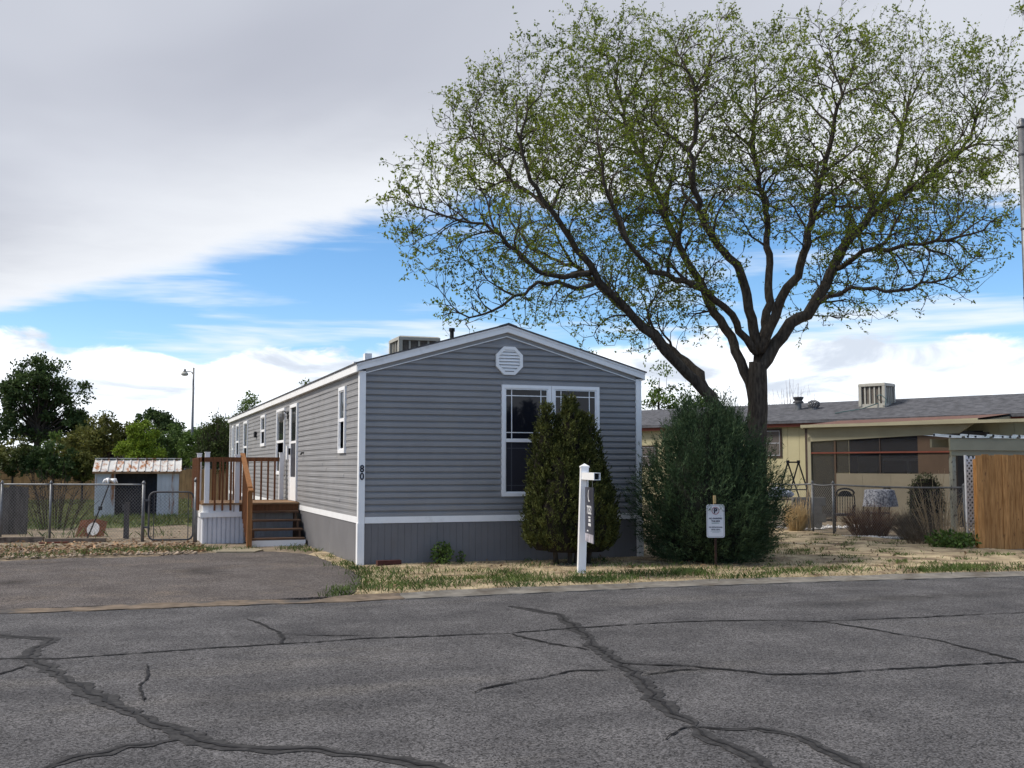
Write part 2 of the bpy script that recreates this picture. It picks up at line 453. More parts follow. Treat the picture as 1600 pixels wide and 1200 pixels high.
# ------------------------------------------------------------------ ground, road, driveway, kerb
def grid_sheet(name, x0, x1, y0, y1, st, zf, m, inside=None):
    nx, ny = int((x1 - x0) / st) + 1, int((y1 - y0) / st) + 1
    xs, ys = np.linspace(x0, x1, nx), np.linspace(y0, y1, ny)
    X, Y = np.meshgrid(xs, ys)
    Z = zf(X, Y)
    V = np.stack([X, Y, Z], -1).reshape(-1, 3)
    I = np.arange(nx * ny).reshape(ny, nx)
    Fq = np.stack([I[:-1, :-1], I[:-1, 1:], I[1:, 1:], I[1:, :-1]], -1).reshape(-1, 4)
    if inside is not None:
        c = V[Fq].mean(1)
        Fq = Fq[inside(c[:, 0], c[:, 1])]
    return link(name, raw_mesh(name, V, Fq, m, True))
def wob(X, Y, s=1.0, seed=0.0):
    return (np.sin(X * 1.7 * s + seed) * np.cos(Y * 2.3 * s + 1.3 * seed) + np.sin(X * 4.1 * s + 2 + seed) * np.sin(Y * 3.7 * s + seed) * .5 + np.sin((X + Y) * 7.3 * s) * .25) / 1.75
def kerb_y(x):
    return np.interp(x, [-80, -4.7, -1, 3, 5.6, 8.6, 80], [-3.4, -4.0, -4.22, -4.12, -4.25, -4.6, -12.0])

M_ground = mat('dry earth', (.20, .155, .105), rough=1, var=.3, scale=.9, bump=.5, bscale=9, col2=(.27, .22, .14), patch=((.085, .10, .035), .5, .52, .68, None), detail=9)
M_lawn = mat('dry lawn soil', (.25, .185, .115), rough=1, var=.25, scale=2.4, col2=(.54, .44, .28), bump=.9, bscale=26, detail=12, patch=((.13, .085, .055), 1.3, .54, .66, None))
M_green = mat('back lawn green', (.075, .10, .028), rough=1, var=.3, scale=2.5, col2=(.16, .17, .06), bump=.6, bscale=14, detail=8)
M_dirt = mat('bare yard dirt', (.22, .175, .125), rough=1, var=.25, scale=2.2, col2=(.30, .24, .17), bump=.6, bscale=14, detail=8, patch=((.10, .10, .05), 1.4, .55, .7, None))
M_road = asphalt('road asphalt', (.066, .064, .066), (.112, .108, .109), [(4.0, -6.4, .75, .42, .5), (5.3, -6.1, .9, .35, .55), (6.3, -6.2, .8, .4, .6), (.6, -9.2, 1.1, .5, .72), (-2.6, -9.6, .9, .5, .74), (5.2, -5.3, 1.2, .25, .75), (-1.5, -6.6, 1.6, .5, .82), (1.6, -7.6, 2.2, .45, .85)], dust=((.135, .125, .115), .45, .56, .80, (.35, 1.6, 1)))
M_drive = asphalt('driveway asphalt', (.082, .071, .066), (.122, .108, .101), [(-2.43, .17, .5, .75, .42), (-2.25, -.35, .28, .3, .6), (-4.9, -.75, .42, .45, .35), (-4.8, 2.3, .9, .35, .6), (-1.3, 2.2, .6, .3, .75), (-5.5, -2.2, .8, .4, .8)], dust=((.165, .135, .11), .9, .52, .78, None))

g = MB().add([(-400, -120, -.03), (400, -120, -.03), (400, 900, -.03), (-400, 900, -.03)], [(0, 1, 2, 3)]).build('ground', M_ground)
tag(g, kind='structure')
tag(g, label='dry bare earth ground around the lots and beyond', cat='ground')
xs = np.concatenate([np.linspace(-80, -12, 12), np.linspace(-11.5, 16, 60), np.linspace(18, 80, 12)])
rv, rf = [], []
for i, x in enumerate(xs):
    e = kerb_y(x) + .02 * math.sin(x * 5.1) + .015 * math.sin(x * 13)
    for j, y in enumerate((-26, -16, -11, -8, -6, e)):
        rv.append((x, y, .0 + .012 * math.exp(-((y + 11) / 4) ** 2)))
    if i:
        b = i * 6
        for j in range(5):
            rf.append((b - 6 + j, b + j, b + j + 1, b - 5 + j))
road = link('road', raw_mesh('road', rv, rf, M_road, True))
tag(road, kind='structure', label='cracked grey asphalt street across the foreground', cat='road')

# concrete kerb strip, broken in pours
kv, kf = [], []
kerb = bpy.data.objects.new('kerb', None)
COL.objects.link(kerb)
tag(kerb, kind='structure', label='low worn concrete kerb strip between street and lots', cat='kerb')
x = -40.0
while x < 46:
    L = 3.05
    pm = MB()
    n = 16
    pts = []
    for i in range(n + 1):
        g_ = .006 if x > -2.5 else 0.0
        xx = x + g_ + (L - 2 * g_) * i / n
        y0 = float(kerb_y(xx))
        w = .30 + .05 * math.sin(xx * 1.9) + .03 * math.sin(xx * 6.7)
        if x <= -2.5:
            w = .34 + .10 * math.sin(xx * 1.7) + .06 * math.sin(xx * 5.3) + random.uniform(-.03, .03)
            y0 += random.uniform(-.03, .03)
        pts += [(xx, y0 - .05, -.02), (xx, y0 - .05 + .02 * math.sin(xx * 9), .012), (xx, y0 + w * .75, .022), (xx, y0 + w, .045 if xx > -1.2 else .010), (xx, y0 + w + .04, -.02)]
    fs = []
    for i in range(n):
        for j in range(4):
            a = i * 5 + j
            fs.append((a, a + 5, a + 6, a + 1))
    fs += [(0, 1, 2, 3, 4), tuple(n * 5 + k for k in (4, 3, 2, 1, 0))]
    pm.add(pts, fs).build('kerb_section', M_conc if x > -2.5 else M_sand, kerb)
    x += L

# driveway pad
dpts = [(-14, 2.6), (-9, 2.75), (-6.4, 2.7), (-5.34, 2.95), (-4.8, 3.15), (-4.18, 3.25), (-3.6, 3.1), (-3.04, 3.1), (-2.5, 3.35), (-2.03, 3.6), (-1.5, 3.7), (-1.12, 3.7), (-.7, 3.4), (-.44, 2.9), (-.3, 2.2), (-.26, 1.2), (-.25, .27), (-.2, -.9), (-.26, -1.8), (-.5, -2.6), (-.75, -3.3), (-1.1, -3.75), (-1.9, -3.8), (-4, -3.72), (-7, -3.58), (-14, -3.4)]
fine = []
for i, (a, b) in enumerate(zip(dpts, dpts[1:] + dpts[:1])):
    for k in range(5):
        t = k / 5
        fine.append((a[0] + (b[0] - a[0]) * t + random.uniform(-.035, .035), a[1] + (b[1] - a[1]) * t + random.uniform(-.05, .05)))
dm = MB().prism(fine, lambda u, v, d: (u, v, d), -.02, .012).build('driveway', M_drive)
tag(dm, kind='structure', label='old pinkish asphalt driveway pad left of the home', cat='driveway')

# yard surfaces
def drive_dist(X, Y):                              # how far inside the driveway (positive) a point lies
    a = -.24 - X
    b = (-.95 + (Y + 4) * .3) - X
    return np.where(Y > -1.9, a, b)
lawn = grid_sheet('front_lawn', -2.0, 11.6, -4.0, 6.4, .10, lambda X, Y: .035 + .02 * wob(X, Y, .8) + .03 * np.clip((X - 5) / 6, 0, 1) - .09 * np.clip((-3.7 - Y) / .25, 0, 1) - .07 * np.clip((drive_dist(X, Y) + .03 * np.sin(Y * 7) + .04) / .18, 0, 1),
                  M_lawn, lambda x, y: (y > kerb_y(x) + .22) & ~((x > .1) & (x < 4.75) & (y > .12)) & ~((x < -.02) & (y > 2.9)))
tag(lawn, kind='structure', label='patchy straw coloured front lawn', cat='lawn')
sideyard = grid_sheet('side_yard', -13, -.02, 3.0, 30, .25, lambda X, Y: -.012 + .016 * wob(X, Y, .9, 2) + .03 * np.clip((Y - 3.2) / 2, 0, 1), M_dirt, lambda x, y: y > 2.9)
tag(sideyard, kind='structure', label='bare dirt side yard behind the driveway', cat='yard')
backlawn = grid_sheet('back_lawn', -16, -.3, 12, 46, .5, lambda X, Y: .045 + .03 * wob(X, Y, .5, 4) - .06 * np.clip((13.5 - Y) / 1.5, 0, 1), M_green, lambda x, y: (y > 12.6 + .6 * np.sin(x * 2.2) + .3 * np.sin(x * 5)))
tag(backlawn, kind='structure', label='green grass yard in front of the far board fence', cat='lawn')
nyard = grid_sheet('neighbour_yard', 11.6, 30, -3.6, 22, .25, lambda X, Y: .03 + .025 * wob(X, Y, .8, 6) - .12 * np.clip((X * .25 - 7.0 - Y) / .5, 0, 1), M_dirt, lambda x, y: y > kerb_y(x) + .3)
tag(nyard, kind='structure', label='dry dirt yard of the yellow home', cat='yard')

# sealed cracks in the road: raised tar ribbons
def ribbon(pts, w, z, m, name, parent, jit=.02):
    P = []
    for a, b in zip(pts, pts[1:]):
        a, b = Vector((*a, 0)), Vector((*b, 0))
        n = max(2, int((b - a).length / .06))
        for k in range(n):
            P.append(a.lerp(b, k / n))
    P.append(Vector((*pts[-1], 0)))
    ph = random.uniform(0, 9)
    V, Fc = [], []
    off = 0.0
    for i, p in enumerate(P):
        d = P[min(i + 1, len(P) - 1)] - P[max(i - 1, 0)]
        d = Vector((-d.y, d.x, 0)).normalized()
        off = off * .8 + random.uniform(-jit, jit)
        ww = w * random.uniform(.75, 1.2) * (.55 + .45 * abs(math.sin(i * .12 + ph)) + random.uniform(-.12, .12)) * min(1, .25 + i * .2, .25 + (len(P) - 1 - i) * .2)
        zz = z + .012 * math.exp(-((p.y + 11) / 4) ** 2)
        for s in (1, -1):
            q = p + d * (off + s * ww / 2 + random.uniform(-.009, .009))
            V.append((q.x, q.y, zz))
        if i:
            Fc.append((2 * i - 2, 2 * i - 1, 2 * i + 1, 2 * i))
    return link(name, raw_mesh(name, V, Fc, m), parent)
for i, (pts, w, thick) in enumerate(CRACKS):
    random.seed(100 + i)
    if thick:
        ribbon(pts, w * 2.3, .004, M_tarfade, 'crack_seal', road, .03)
        random.seed(100 + i)
        ribbon(pts, w * .34, .008, M_tar, 'crack_seal', road, .03)
    else:
        ribbon(pts, w * .85, .005, M_tarfade, 'crack_seal', road, .015)
        random.seed(100 + i)
        ribbon(pts, w * .35, .009, M_tar, 'crack_seal', road, .015)
random.seed(7)
# flat concrete pad at the foot of the steps
pad = MB().prism([(-1.85, 3.55), (-1.2, 3.35), (-.98, 3.85), (-1.1, 4.3), (-1.55, 4.42), (-1.9, 4.0)], lambda u, v, d: (u, v, d), -.01, .035).build('stepping_pad', mat('pad concrete', (.27, .235, .165), rough=.9, var=.15, scale=7, bump=.3))
tag(pad, 'flat tan concrete slab lying before the wooden steps', 'slab')
# ------------------------------------------------------------------ the grey home
home = thing('mobile_home', 'grey single-wide home with lap siding and white trim, number 80', 'house')
HW, HL = 4.86, 21.0
LAP, Z0 = .1016, .77
SL = .69 / 2.43                                   # roof slope
def gable(x, zb):                                  # height of a line parallel to the roof at x
    return zb + SL * (HW / 2 - abs(x - HW / 2))
PROF = [(.016, -.010), (.0, .030), (.048, .026), (.080, .002), (LAP + .015, -.008)]
def lap_mesh(a0, a1, z, fn, zcut=None):
    """siding course from a0 to a1 at height z; fn(along, out, z); zcut limits the ends under the roof"""
    ns = max(1, int((a1 - a0) / .45))
    ph, ph2 = random.uniform(0, 6), random.uniform(0, 6)
    V, F_ = [], []
    n = len(PROF)
    for e in range(ns + 1):
        f = e / ns
        for pz, po in PROF:
            zz = z + pz
            lo, hi = a0, a1
            if zcut:
                lim = zcut(zz)
                lo, hi = max(a0, lim[0]), min(a1, lim[1])
            a = lo + (hi - lo) * f
            wv = .0022 * math.sin(a * 1.9 + ph) + random.uniform(-.0012, .0012)
            dz_ = .0016 * math.sin(a * 1.1 + ph2)
            V.append(fn(a, po + (wv if po > .01 else 0), zz + dz_))
        if e:
            b_ = (e - 1) * n
            F_ += [(b_ + i, b_ + i + 1, b_ + i + 1 + n, b_ + i + n) for i in range(n - 1)]
    F_ += [tuple(range(n)), tuple(range((ns + 1) * n - 1, ns * n - 1, -1))]
    mb = MB().add(V, F_)
    return mb
def lap_runs(a, b):
    """split a long course where two vinyl panels overlap"""
    if b - a < 3.0:
        return [(a, b, 0.0)]
    out, x, k = [], a, 0
    nxt = a + random.uniform(1.2, 3.6)
    while nxt < b - .6:
        out.append((x, nxt + .025, .0018 if k % 2 else 0.0))
        x, k = nxt, k + 1
        nxt = x + 3.66
    out.append((x, b, .0018 if k % 2 else 0.0))
    return out
def lapz(k):
    return Z0 + LAP * k
# core walls
core = MB()
core.prism([(.0, .04), (HW, .04), (HW, gable(HW, 3.05)), (HW / 2, gable(HW / 2, 3.05)), (0, gable(0, 3.05))], lambda u, v, d: (u, d, v), .02, HL)
core.build('wall', M_siding, home)
# front courses; window opening (aligned to the courses)
FW = (2.34, 4.09, lapz(3), lapz(21))
def ends(zz):
    t = max(0, (zz - 3.03) / SL)
    return (.06 + t, HW - .06 - t)
k = 0
while lapz(k) < 3.70:
    z = lapz(k)
    top = lapz(k + 1)
    segs = [(.06, HW - .06)]
    if z >= FW[2] - .01 and top <= FW[3] + .01:
        segs = [(.06, FW[0] + .03), (FW[1] - .03, HW - .06)]
    for a, b in segs:
        l0 = ends(top)
        if l0[1] - l0[0] < .1:
            continue
        for ra, rb, off in lap_runs(a, b):
            lap_mesh(ra, rb, z, lambda u, o, zz: (u, .02 - o - off, zz), ends).build('siding_board', M_siding, home)
    k += 1
# left wall openings: (y0, y1, course0, course1)
LO = [(1.11, 1.67, 10, 21), (6.25, 7.2, 1, 21), (8.1, 9.4, 6, 21), (11.57, 12.45, 13, 21), (15.6, 16.6, 6, 21), (17.9, 18.8, 10, 21), (19.6, 20.1, 6, 21)]
for k in range(23):
    z = lapz(k)
    if z + LAP > 3.1:
        break
    cuts = sorted([(a, b) for a, b, c0, c1 in LO if k >= c0 and k < c1])
    y = .06
    for a, b in cuts + [(HL - .05, None)]:
        # courses come in two lengths: butt joints
        for ra, rb, off in lap_runs(y, a + (.02 if b else 0)):
            lap_mesh(ra, rb, z, lambda u, o, zz: (.02 - o - off, u, zz)).build('siding_board', M_siding, home)
        if b:
            y = b - .02
# corner trims
for (x0, x1, y0, y1) in ((-.026, .075, -.026, .075), (HW - .075, HW + .026, -.026, .075)):
    MB().box(x0, x1, y0, y1, Z0 - .09, 3.06).build('corner_trim', M_white, home)
    MB().box(x0 - (.012 if x0 < 0 else -.004), x1 + (-.004 if x0 < 0 else .012), y0 - .012, y1, .0, Z0 - .09).build('corner_trim', M_white, home)
MB().box(-.02, .06, HL - .08, HL + .02, 0, 3.06).build('corner_trim', M_white, home)
# base trim boards
MB().box(.08, HW - .08, -.018, .03, Z0 - .095, Z0 + .004).build('base_trim', M_white, home)
for a, b in ((.08, 6.2), (6.205, 13.0), (13.005, HL - .09)):
    MB().box(-.016, .03, a, b, Z0 - .095, Z0 + .004).build('base_trim', M_white, home)
# skirting: narrow ribs on the front, wide sheets on the side
n = 44
w = (HW - .17) / n
rib = MB().box(0, w - .006, -.004, .02, 0, Z0 - .1).add([(w - .006, .001, 0), (w, .001, 0), (w, .001, Z0 - .1), (w - .006, .001, Z0 - .1)], [(0, 1, 2, 3)]).mesh('skirt_board', M_skirt)
for i in range(n):
    link('skirt_board', rib, home, (.085 + i * w, random.uniform(-.0015, .0015), 0))
yy = .09
while yy < HL - .2:
    b = min(yy + 2.42, HL - .09)
    MB().box(-.002 + random.uniform(-.002, .002), .03, yy, b - .012, 0, Z0 - .1).build('skirt_panel', M_skirt, home)
    yy = b
# front rake: roof edge, fascia, frieze
def rake(side, zb, h, y0, y1, m, name, ov):
    """board along one slope; zb at the wall corner is its lower edge"""
    if side < 0:
        P = [(-ov, zb - SL * ov), (HW / 2, zb + SL * HW / 2), (HW / 2, zb + SL * HW / 2 + h), (-ov, zb - SL * ov + h)]
    else:
        P = [(HW / 2, zb + SL * HW / 2), (HW + ov, zb - SL * ov), (HW + ov, zb - SL * ov + h), (HW / 2, zb + SL * HW / 2 + h)]
    MB().prism(P, lambda u, v, d: (u, d, v), y0, y1).build(name, m, home)
OV = .07
for s in (-1, 1):
    rake(s, 3.005, .014, -.022, .02, M_white, 'frieze_edge', -.075)
    rake(s, 3.019, .06, -.014, .02, M_frieze, 'frieze', -.075)
    rake(s, 3.078, .085, -.075, .02, M_white, 'fascia', OV)
    rake(s, 3.163, .03, -.088, -.02, M_white, 'drip_edge', OV + .008)
    # roof sheet with a real thickness
    if s < 0:
        P = [(-OV - .03, 3.193 - SL * (OV + .03)), (HW / 2, 3.193 + SL * HW / 2), (HW / 2, 3.22 + SL * HW / 2), (-OV - .03, 3.215 - SL * (OV + .03))]
    else:
        P = [(HW / 2, 3.193 + SL * HW / 2), (HW + OV + .03, 3.193 - SL * (OV + .03)), (HW + OV + .03, 3.215 - SL * (OV + .03)), (HW / 2, 3.22 + SL * HW / 2)]
    MB().prism(P, lambda u, v, d: (u, d, v), -.10, HL + .08).build('roof', M_shingle, home)
zr = 3.22 + SL * HW / 2
yy = -.11
cap = MB().add([(-.15, 0, -.15 * SL + .006), (0, 0, .012), (.15, 0, -.15 * SL + .006), (-.15, .34, -.15 * SL + .001), (0, .34, .007), (.15, .34, -.15 * SL + .001),
                (-.15, 0, -.15 * SL - .01), (.15, 0, -.15 * SL - .01), (0, 0, -.006)], [(0, 1, 4, 3), (1, 2, 5, 4), (0, 6, 8, 1), (1, 8, 7, 2)]).mesh('ridge_cap', M_shingle)
while yy < HL - .2:
    link('ridge_cap', cap, home, (HW / 2, yy, zr))
    yy += .3
# side fascia and soffit
MB().box(-OV - .012, -OV + .012, -.06, HL + .06, 3.045, 3.165).build('side_fascia', M_white, home)
MB().box(-OV + .012, .02, -.05, HL + .05, 3.05, 3.06).build('soffit', M_white, home)
MB().box(HW + OV - .012, HW + OV + .012, -.06, HL + .06, 3.045, 3.165).build('side_fascia', M_white, home)
MB().box(HW - .02, HW + OV - .012, -.05, HL + .05, 3.05, 3.06).build('soffit', M_white, home)
# octagonal gable vent with louvres
vx, vz = 2.47, 3.30
def octa(r):
    return [(vx + r * math.cos(R(22.5 + 45 * i)), vz + r * math.sin(R(22.5 + 45 * i))) for i in range(8)]
vent = thing('gable_vent', None, None); vent.parent = home
vm = MB()
o1, o2 = octa(.252), octa(.198)
for i in range(8):
    j = (i + 1) % 8
    for (pa, pb) in ((o1, o2),):
        vm.add([(pa[i][0], -.045, pa[i][1]), (pa[j][0], -.045, pa[j][1]), (pb[j][0], -.045, pb[j][1]), (pb[i][0], -.045, pb[i][1]),
                (pa[i][0], .01, pa[i][1]), (pa[j][0], .01, pa[j][1]), (pb[j][0], .0, pb[j][1]), (pb[i][0], .0, pb[i][1])],
               [(0, 1, 2, 3), (0, 4, 5, 1), (3, 2, 6, 7)])
vent_o = vm.build('vent_frame', M_white, vent, fix=True)
MB().prism(octa(.2), lambda u, v, d: (u, d, v), -.002, .012).build('vent_back', mat('vent shade', (.35, .36, .38), var=.05), vent)
for i in range(7):
    zz = vz - .165 + i * .053
    hw = min(.185, .198 * 1.0 - max(0, abs(zz + .02 - vz) - .08) * 1.0)
    MB().add([(vx - hw, -.040, zz), (vx + hw, -.040, zz), (vx + hw, -.006, zz + .046), (vx - hw, -.006, zz + .046), (vx - hw, -.034, zz - .004), (vx + hw, -.034, zz - .004), (vx + hw, 0, zz + .040), (vx - hw, 0, zz + .040)],
             [(0, 1, 2, 3), (4, 7, 6, 5), (0, 4, 5, 1), (3, 2, 6, 7)]).build('louvre', M_white, vent)
# windows.  fn(u, out, z) maps to the wall
def window(name, u0, u1, z0, z1, fn, grille=None, mid=.5, glass=M_glass, fr=.055, low_dark=True):
    root = thing(name, None, None); root.parent = home
    def frame(a0, a1, b0, b1, t, o0, o1, nm, m=M_vinyl):
        mb = MB()
        for (p0, p1, q0, q1) in ((a0, a1, b0, b0 + t), (a0, a1, b1 - t, b1), (a0, a0 + t, b0 + t, b1 - t), (a1 - t, a1, b0 + t, b1 - t)):
            mb.prism([(p0, q0), (p1, q0), (p1, q1), (p0, q1)], lambda u, v, d: fn(u, d, v), o0, o1)
        return mb.build(nm, m, root)
    frame(u0, u1, z0, z1, fr, -.02, .042, 'window_frame')
    i0, i1, j0, j1 = u0 + fr, u1 - fr, z0 + fr, z1 - fr
    jm = j0 + (j1 - j0) * mid
    sr = .022
    frame(i0, i1, jm - .01, j1, sr, -.01, .026, 'sash')
    frame(i0, i1, j0, jm + .012, sr, -.01, .018, 'sash')
    MB().prism([(i0, jm - .028), (i1, jm - .028), (i1, jm + .03), (i0, jm + .03)], lambda u, v, d: fn(u, d, v), .018, .030).build('meeting_rail', M_vinyl, root)
    MB().prism([(i0 + sr, jm), (i1 - sr, jm), (i1 - sr, j1 - sr), (i0 + sr, j1 - sr)], lambda u, v, d: fn(u, d, v), -.012, .010).build('pane', glass, root)
    MB().prism([(i0 + sr, j0 + sr), (i1 - sr, j0 + sr), (i1 - sr, jm), (i0 + sr, jm)], lambda u, v, d: fn(u, d, v), -.012, .004).build('pane', M_screen if low_dark else glass, root)
    if grille:
        for (za, zb, out, mm) in ((jm + .03, j1 - sr, .0125, M_vinyl), (j0 + sr, jm - .028, .0065, M_grilledim)):
            gi = grille
            for uu in (i0 + sr + gi, i1 - sr - gi):
                MB().prism([(uu - .007, za), (uu + .007, za), (uu + .007, zb), (uu - .007, zb)], lambda u, v, d: fn(u, d, v), out - .002, out + .002).build('grille_bar', mm, root)
            for zz in (za + gi, zb - gi):
                MB().prism([(i0 + sr, zz - .007), (i1 - sr, zz - .007), (i1 - sr, zz + .007), (i0 + sr, zz + .007)], lambda u, v, d: fn(u, d, v), out - .0025, out + .0028).build('grille_bar', mm, root)
    return root
M_screen = glass_dark('screened glass', (.03, .03, .038), .35)
M_grilledim = mat('screened grille', (.075, .078, .09), var=.05)
front = lambda u, o, z: (u, .004 - o, z)
left = lambda u, o, z: (.004 - o, u, z)
mx_ = (FW[0] + FW[1]) / 2
window('window', FW[0], mx_ - .004, FW[2], FW[3], front, grille=.10)
window('window', mx_ + .004, FW[1], FW[2], FW[3], front, grille=.10)
for i, (a, b, c0, c1) in enumerate(LO):
    if i == 1:
        continue
    window('window', a, b, lapz(c0), lapz(c1), left, glass=M_glass2, fr=.06)
# storm door
door = thing('door', None, None); door.parent = home
a, b, z0, z1 = 6.22, 7.22, lapz(1) - .03, lapz(21)
def lbox(y0, y1, za, zb, o0, o1, nm, m, par):
    return MB().box(-o1, -o0, y0, y1, za, zb).build(nm, m, par)
for (y0, y1, za, zb) in ((a, a + .07, z0, z1), (b - .07, b, z0, z1), (a + .07, b - .07, z1 - .07, z1)):
    lbox(y0, y1, za, zb, -.02, .045, 'door_frame', M_vinyl, door)
lbox(a + .07, b - .07, z0 + .0, z0 + .50, -.02, .032, 'kick_panel', M_vinyl, door)
lbox(a + .07, a + .15, z0 + .50, z1 - .07, -.02, .032, 'stile', M_vinyl, door)
lbox(b - .15, b - .07, z0 + .50, z1 - .07, -.02, .032, 'stile', M_vinyl, door)
lbox(a + .15, b - .15, z0 + 1.22, z0 + 1.27, -.02, .032, 'door_rail', M_vinyl, door)
lbox(a + .15, b - .15, z0 + .50, z0 + 1.22, -.02, .018, 'pane', M_screen, door)
lbox(a + .15, b - .15, z0 + 1.27, z1 - .07, -.02, .022, 'pane', M_glass2, door)
lbox(b - .13, b - .09, z0 + .98, z0 + 1.12, .032, .075, 'handle', M_black, door)
# porch lantern, utility box, hose tap, dryer outlet
lamp = thing('porch_lantern', None, None); lamp.parent = home
MB().box(-.03, .0, 7.62, 7.72, 2.62, 2.78).build('lantern_plate', M_black, lamp)
MB().tube([(-.03, 7.67, 2.74), (-.10, 7.67, 2.80), (-.16, 7.67, 2.76)], .012, 6).build('lantern_arm', M_black, lamp)
MB().tube([(-.16, 7.67, 2.78), (-.16, 7.67, 2.74), (-.16, 7.67, 2.66), (-.16, 7.67, 2.56), (-.16, 7.67, 2.54)], [.02, .07, .075, .045, .02], 8).build('lantern_glass', mat('lantern glass', (.25, .24, .22), rough=.2), lamp)
MB().box(-.06, 0, 7.45, 7.58, 1.72, 2.02).build('utility_box', M_white, home)
MB().tube([(0, 5.45, 1.84), (-.05, 5.45, 1.84), (-.07, 5.45, 1.80)], .02, 6).build('hose_tap', M_black, home)
MB().box(-.07, 0, 13.45, 13.65, 2.36, 2.52).build('wall_outlet', M_black, home)
# house number on the corner trim
def text_mesh(body, size, font_bold=.0, name='text', align='CENTER', extr=.002):
    cu = bpy.data.curves.new(name, 'FONT')
    cu.body = body
    cu.size = size
    cu.align_x = align
    cu.extrude = extr
    cu.offset = font_bold
    cu.resolution_u = 3
    o = bpy.data.objects.new(name, cu)
    COL.objects.link(o)
    bpy.context.view_layer.update()
    me = bpy.data.meshes.new_from_object(o.evaluated_get(bpy.context.evaluated_depsgraph_get()))
    bpy.data.objects.remove(o)
    return me
M_numeral = mat('numeral black', (.015, .016, .03), rough=.4, var=.05)
for ch, zz in (('8', 1.475), ('0', 1.355)):
    me = text_mesh(ch, .155, .004)
    me.materials.append(M_numeral)
    o = link('house_number', me, home)
    o.location = (.026, -.034, zz)
    o.rotation_euler = (R(90), 0, 0)
    o.scale = (.9, 1, 1)
# roof pipes
MB().tube([(2.99, 5, 3.6), (2.99, 5, 4.42)], .045, 10).build('vent_pipe', M_black, home)
MB().tube([(2.99, 5, 4.40), (2.99, 5, 4.47)], .065, 10).build('pipe_cap', M_black, home)
MB().box(.62, .75, 2.6, 2.75, 3.3, 3.62).build('vent_pipe', M_white, home)
MB().box(.42, .62, 2.62, 2.73, 3.40, 3.46).build('pipe_elbow', M_white, home)
# evaporative cooler on the roof
def cooler(label, cx, cy, z0, sx, sy, h, rz, nl, group='rooftop coolers'):
    t = thing('rooftop_cooler', label, 'cooler', (cx, cy, z0), rz, group)
    e = .045
    for sxn in (-1, 1):
        for syn in (-1, 1):
            MB().box(sxn * sx / 2 - e, sxn * sx / 2 + e, syn * sy / 2 - e, syn * sy / 2 + e, 0, h - .08).build('corner_post', M_tan, t)
    MB().box(-sx / 2 - .05, sx / 2 + .05, -sy / 2 - .05, sy / 2 + .05, h - .09, h - .02).build('top_pan', M_tan, t)
    MB().prism([(-sx / 2 - .05, -sy / 2 - .05), (sx / 2 + .05, -sy / 2 - .05), (sx / 2 + .05, sy / 2 + .05), (-sx / 2 - .05, sy / 2 + .05)], lambda u, v, d: (u * (1 if d < h - .01 else .92), v * (1 if d < h - .01 else .92), d), h - .02, h + .01).build('top_cover', M_tan, t)
    MB().box(-sx / 2 - .02, sx / 2 + .02, -sy / 2 - .02, sy / 2 + .02, -.25, .07).build('base_pan', M_tan, t)
    MB().box(-sx / 2 + .02, sx / 2 - .02, -sy / 2 + .02, sy / 2 - .02, .05, h - .08).build('pad', M_lv, t)
    for f in range(4):
        L, D = (sx, sy) if f % 2 == 0 else (sy, sx)
        for i in range(1, nl):
            u = -L / 2 + L * i / nl
            P = [(u - .022, .06), (u + .022, .06), (u + .022, h - .1), (u - .022, h - .1)]
            fnf = [lambda u, v, d: (u, -D / 2 + .02 - d, v), lambda u, v, d: (D / 2 - .02 + d, u, v), lambda u, v, d: (u, D / 2 - .02 + d, v), lambda u, v, d: (-D / 2 + .02 - d, u, v)][f]
            MB().prism(P, fnf, 0, .03).build('grille_bar', M_tan, t)
    return t
cooler('square tan evaporative cooler on the grey home roof', 3.12, 8.6, 4.05, .92, .92, .60, 0, 4)
# ------------------------------------------------------------------ porch deck with steps
dk = thing('porch_deck', 'wooden porch deck with white posts, brown railings and steps', 'porch')
DX0, DX1, DY0, DY1, DZ = -1.93, -.03, 5.9, 7.95, .83
nb = 14
bw = (DY1 - DY0 + .06) / nb
bd = MB().box(DX0 - .02, DX1 + .01, .003, bw - .004, -.035, 0).mesh('deck_board', M_deckbd)
for i in range(nb):
    link('deck_board', bd, dk, (0, DY0 - .06 + i * bw, DZ + random.uniform(-.002, .002)))
MB().box(DX0, DX0 + .6, DY0 + .0, DY0 + .04, DZ - .19, DZ - .037).build('rim_joist', M_white, dk)
MB().box(DX0, DX0 + .04, DY0 + .042, DY1, DZ - .19, DZ - .037).build('rim_joist', M_white, dk)
MB().box(DX0 + .602, DX1, DY0 + .0, DY0 + .04, DZ - .19, DZ - .037).build('rim_joist', M_stain, dk)
MB().bar((DX0 - .05, DY0 - .025, DZ - .235), (-1.12, DY0 - .025, DZ - .225), .05, .10).build('skirt_cap', M_white, dk)
MB().box(DX0 - .05, DX0 - .002, DY0 + .0, DY1, DZ - .28, DZ - .19).build('skirt_cap', M_white, dk)
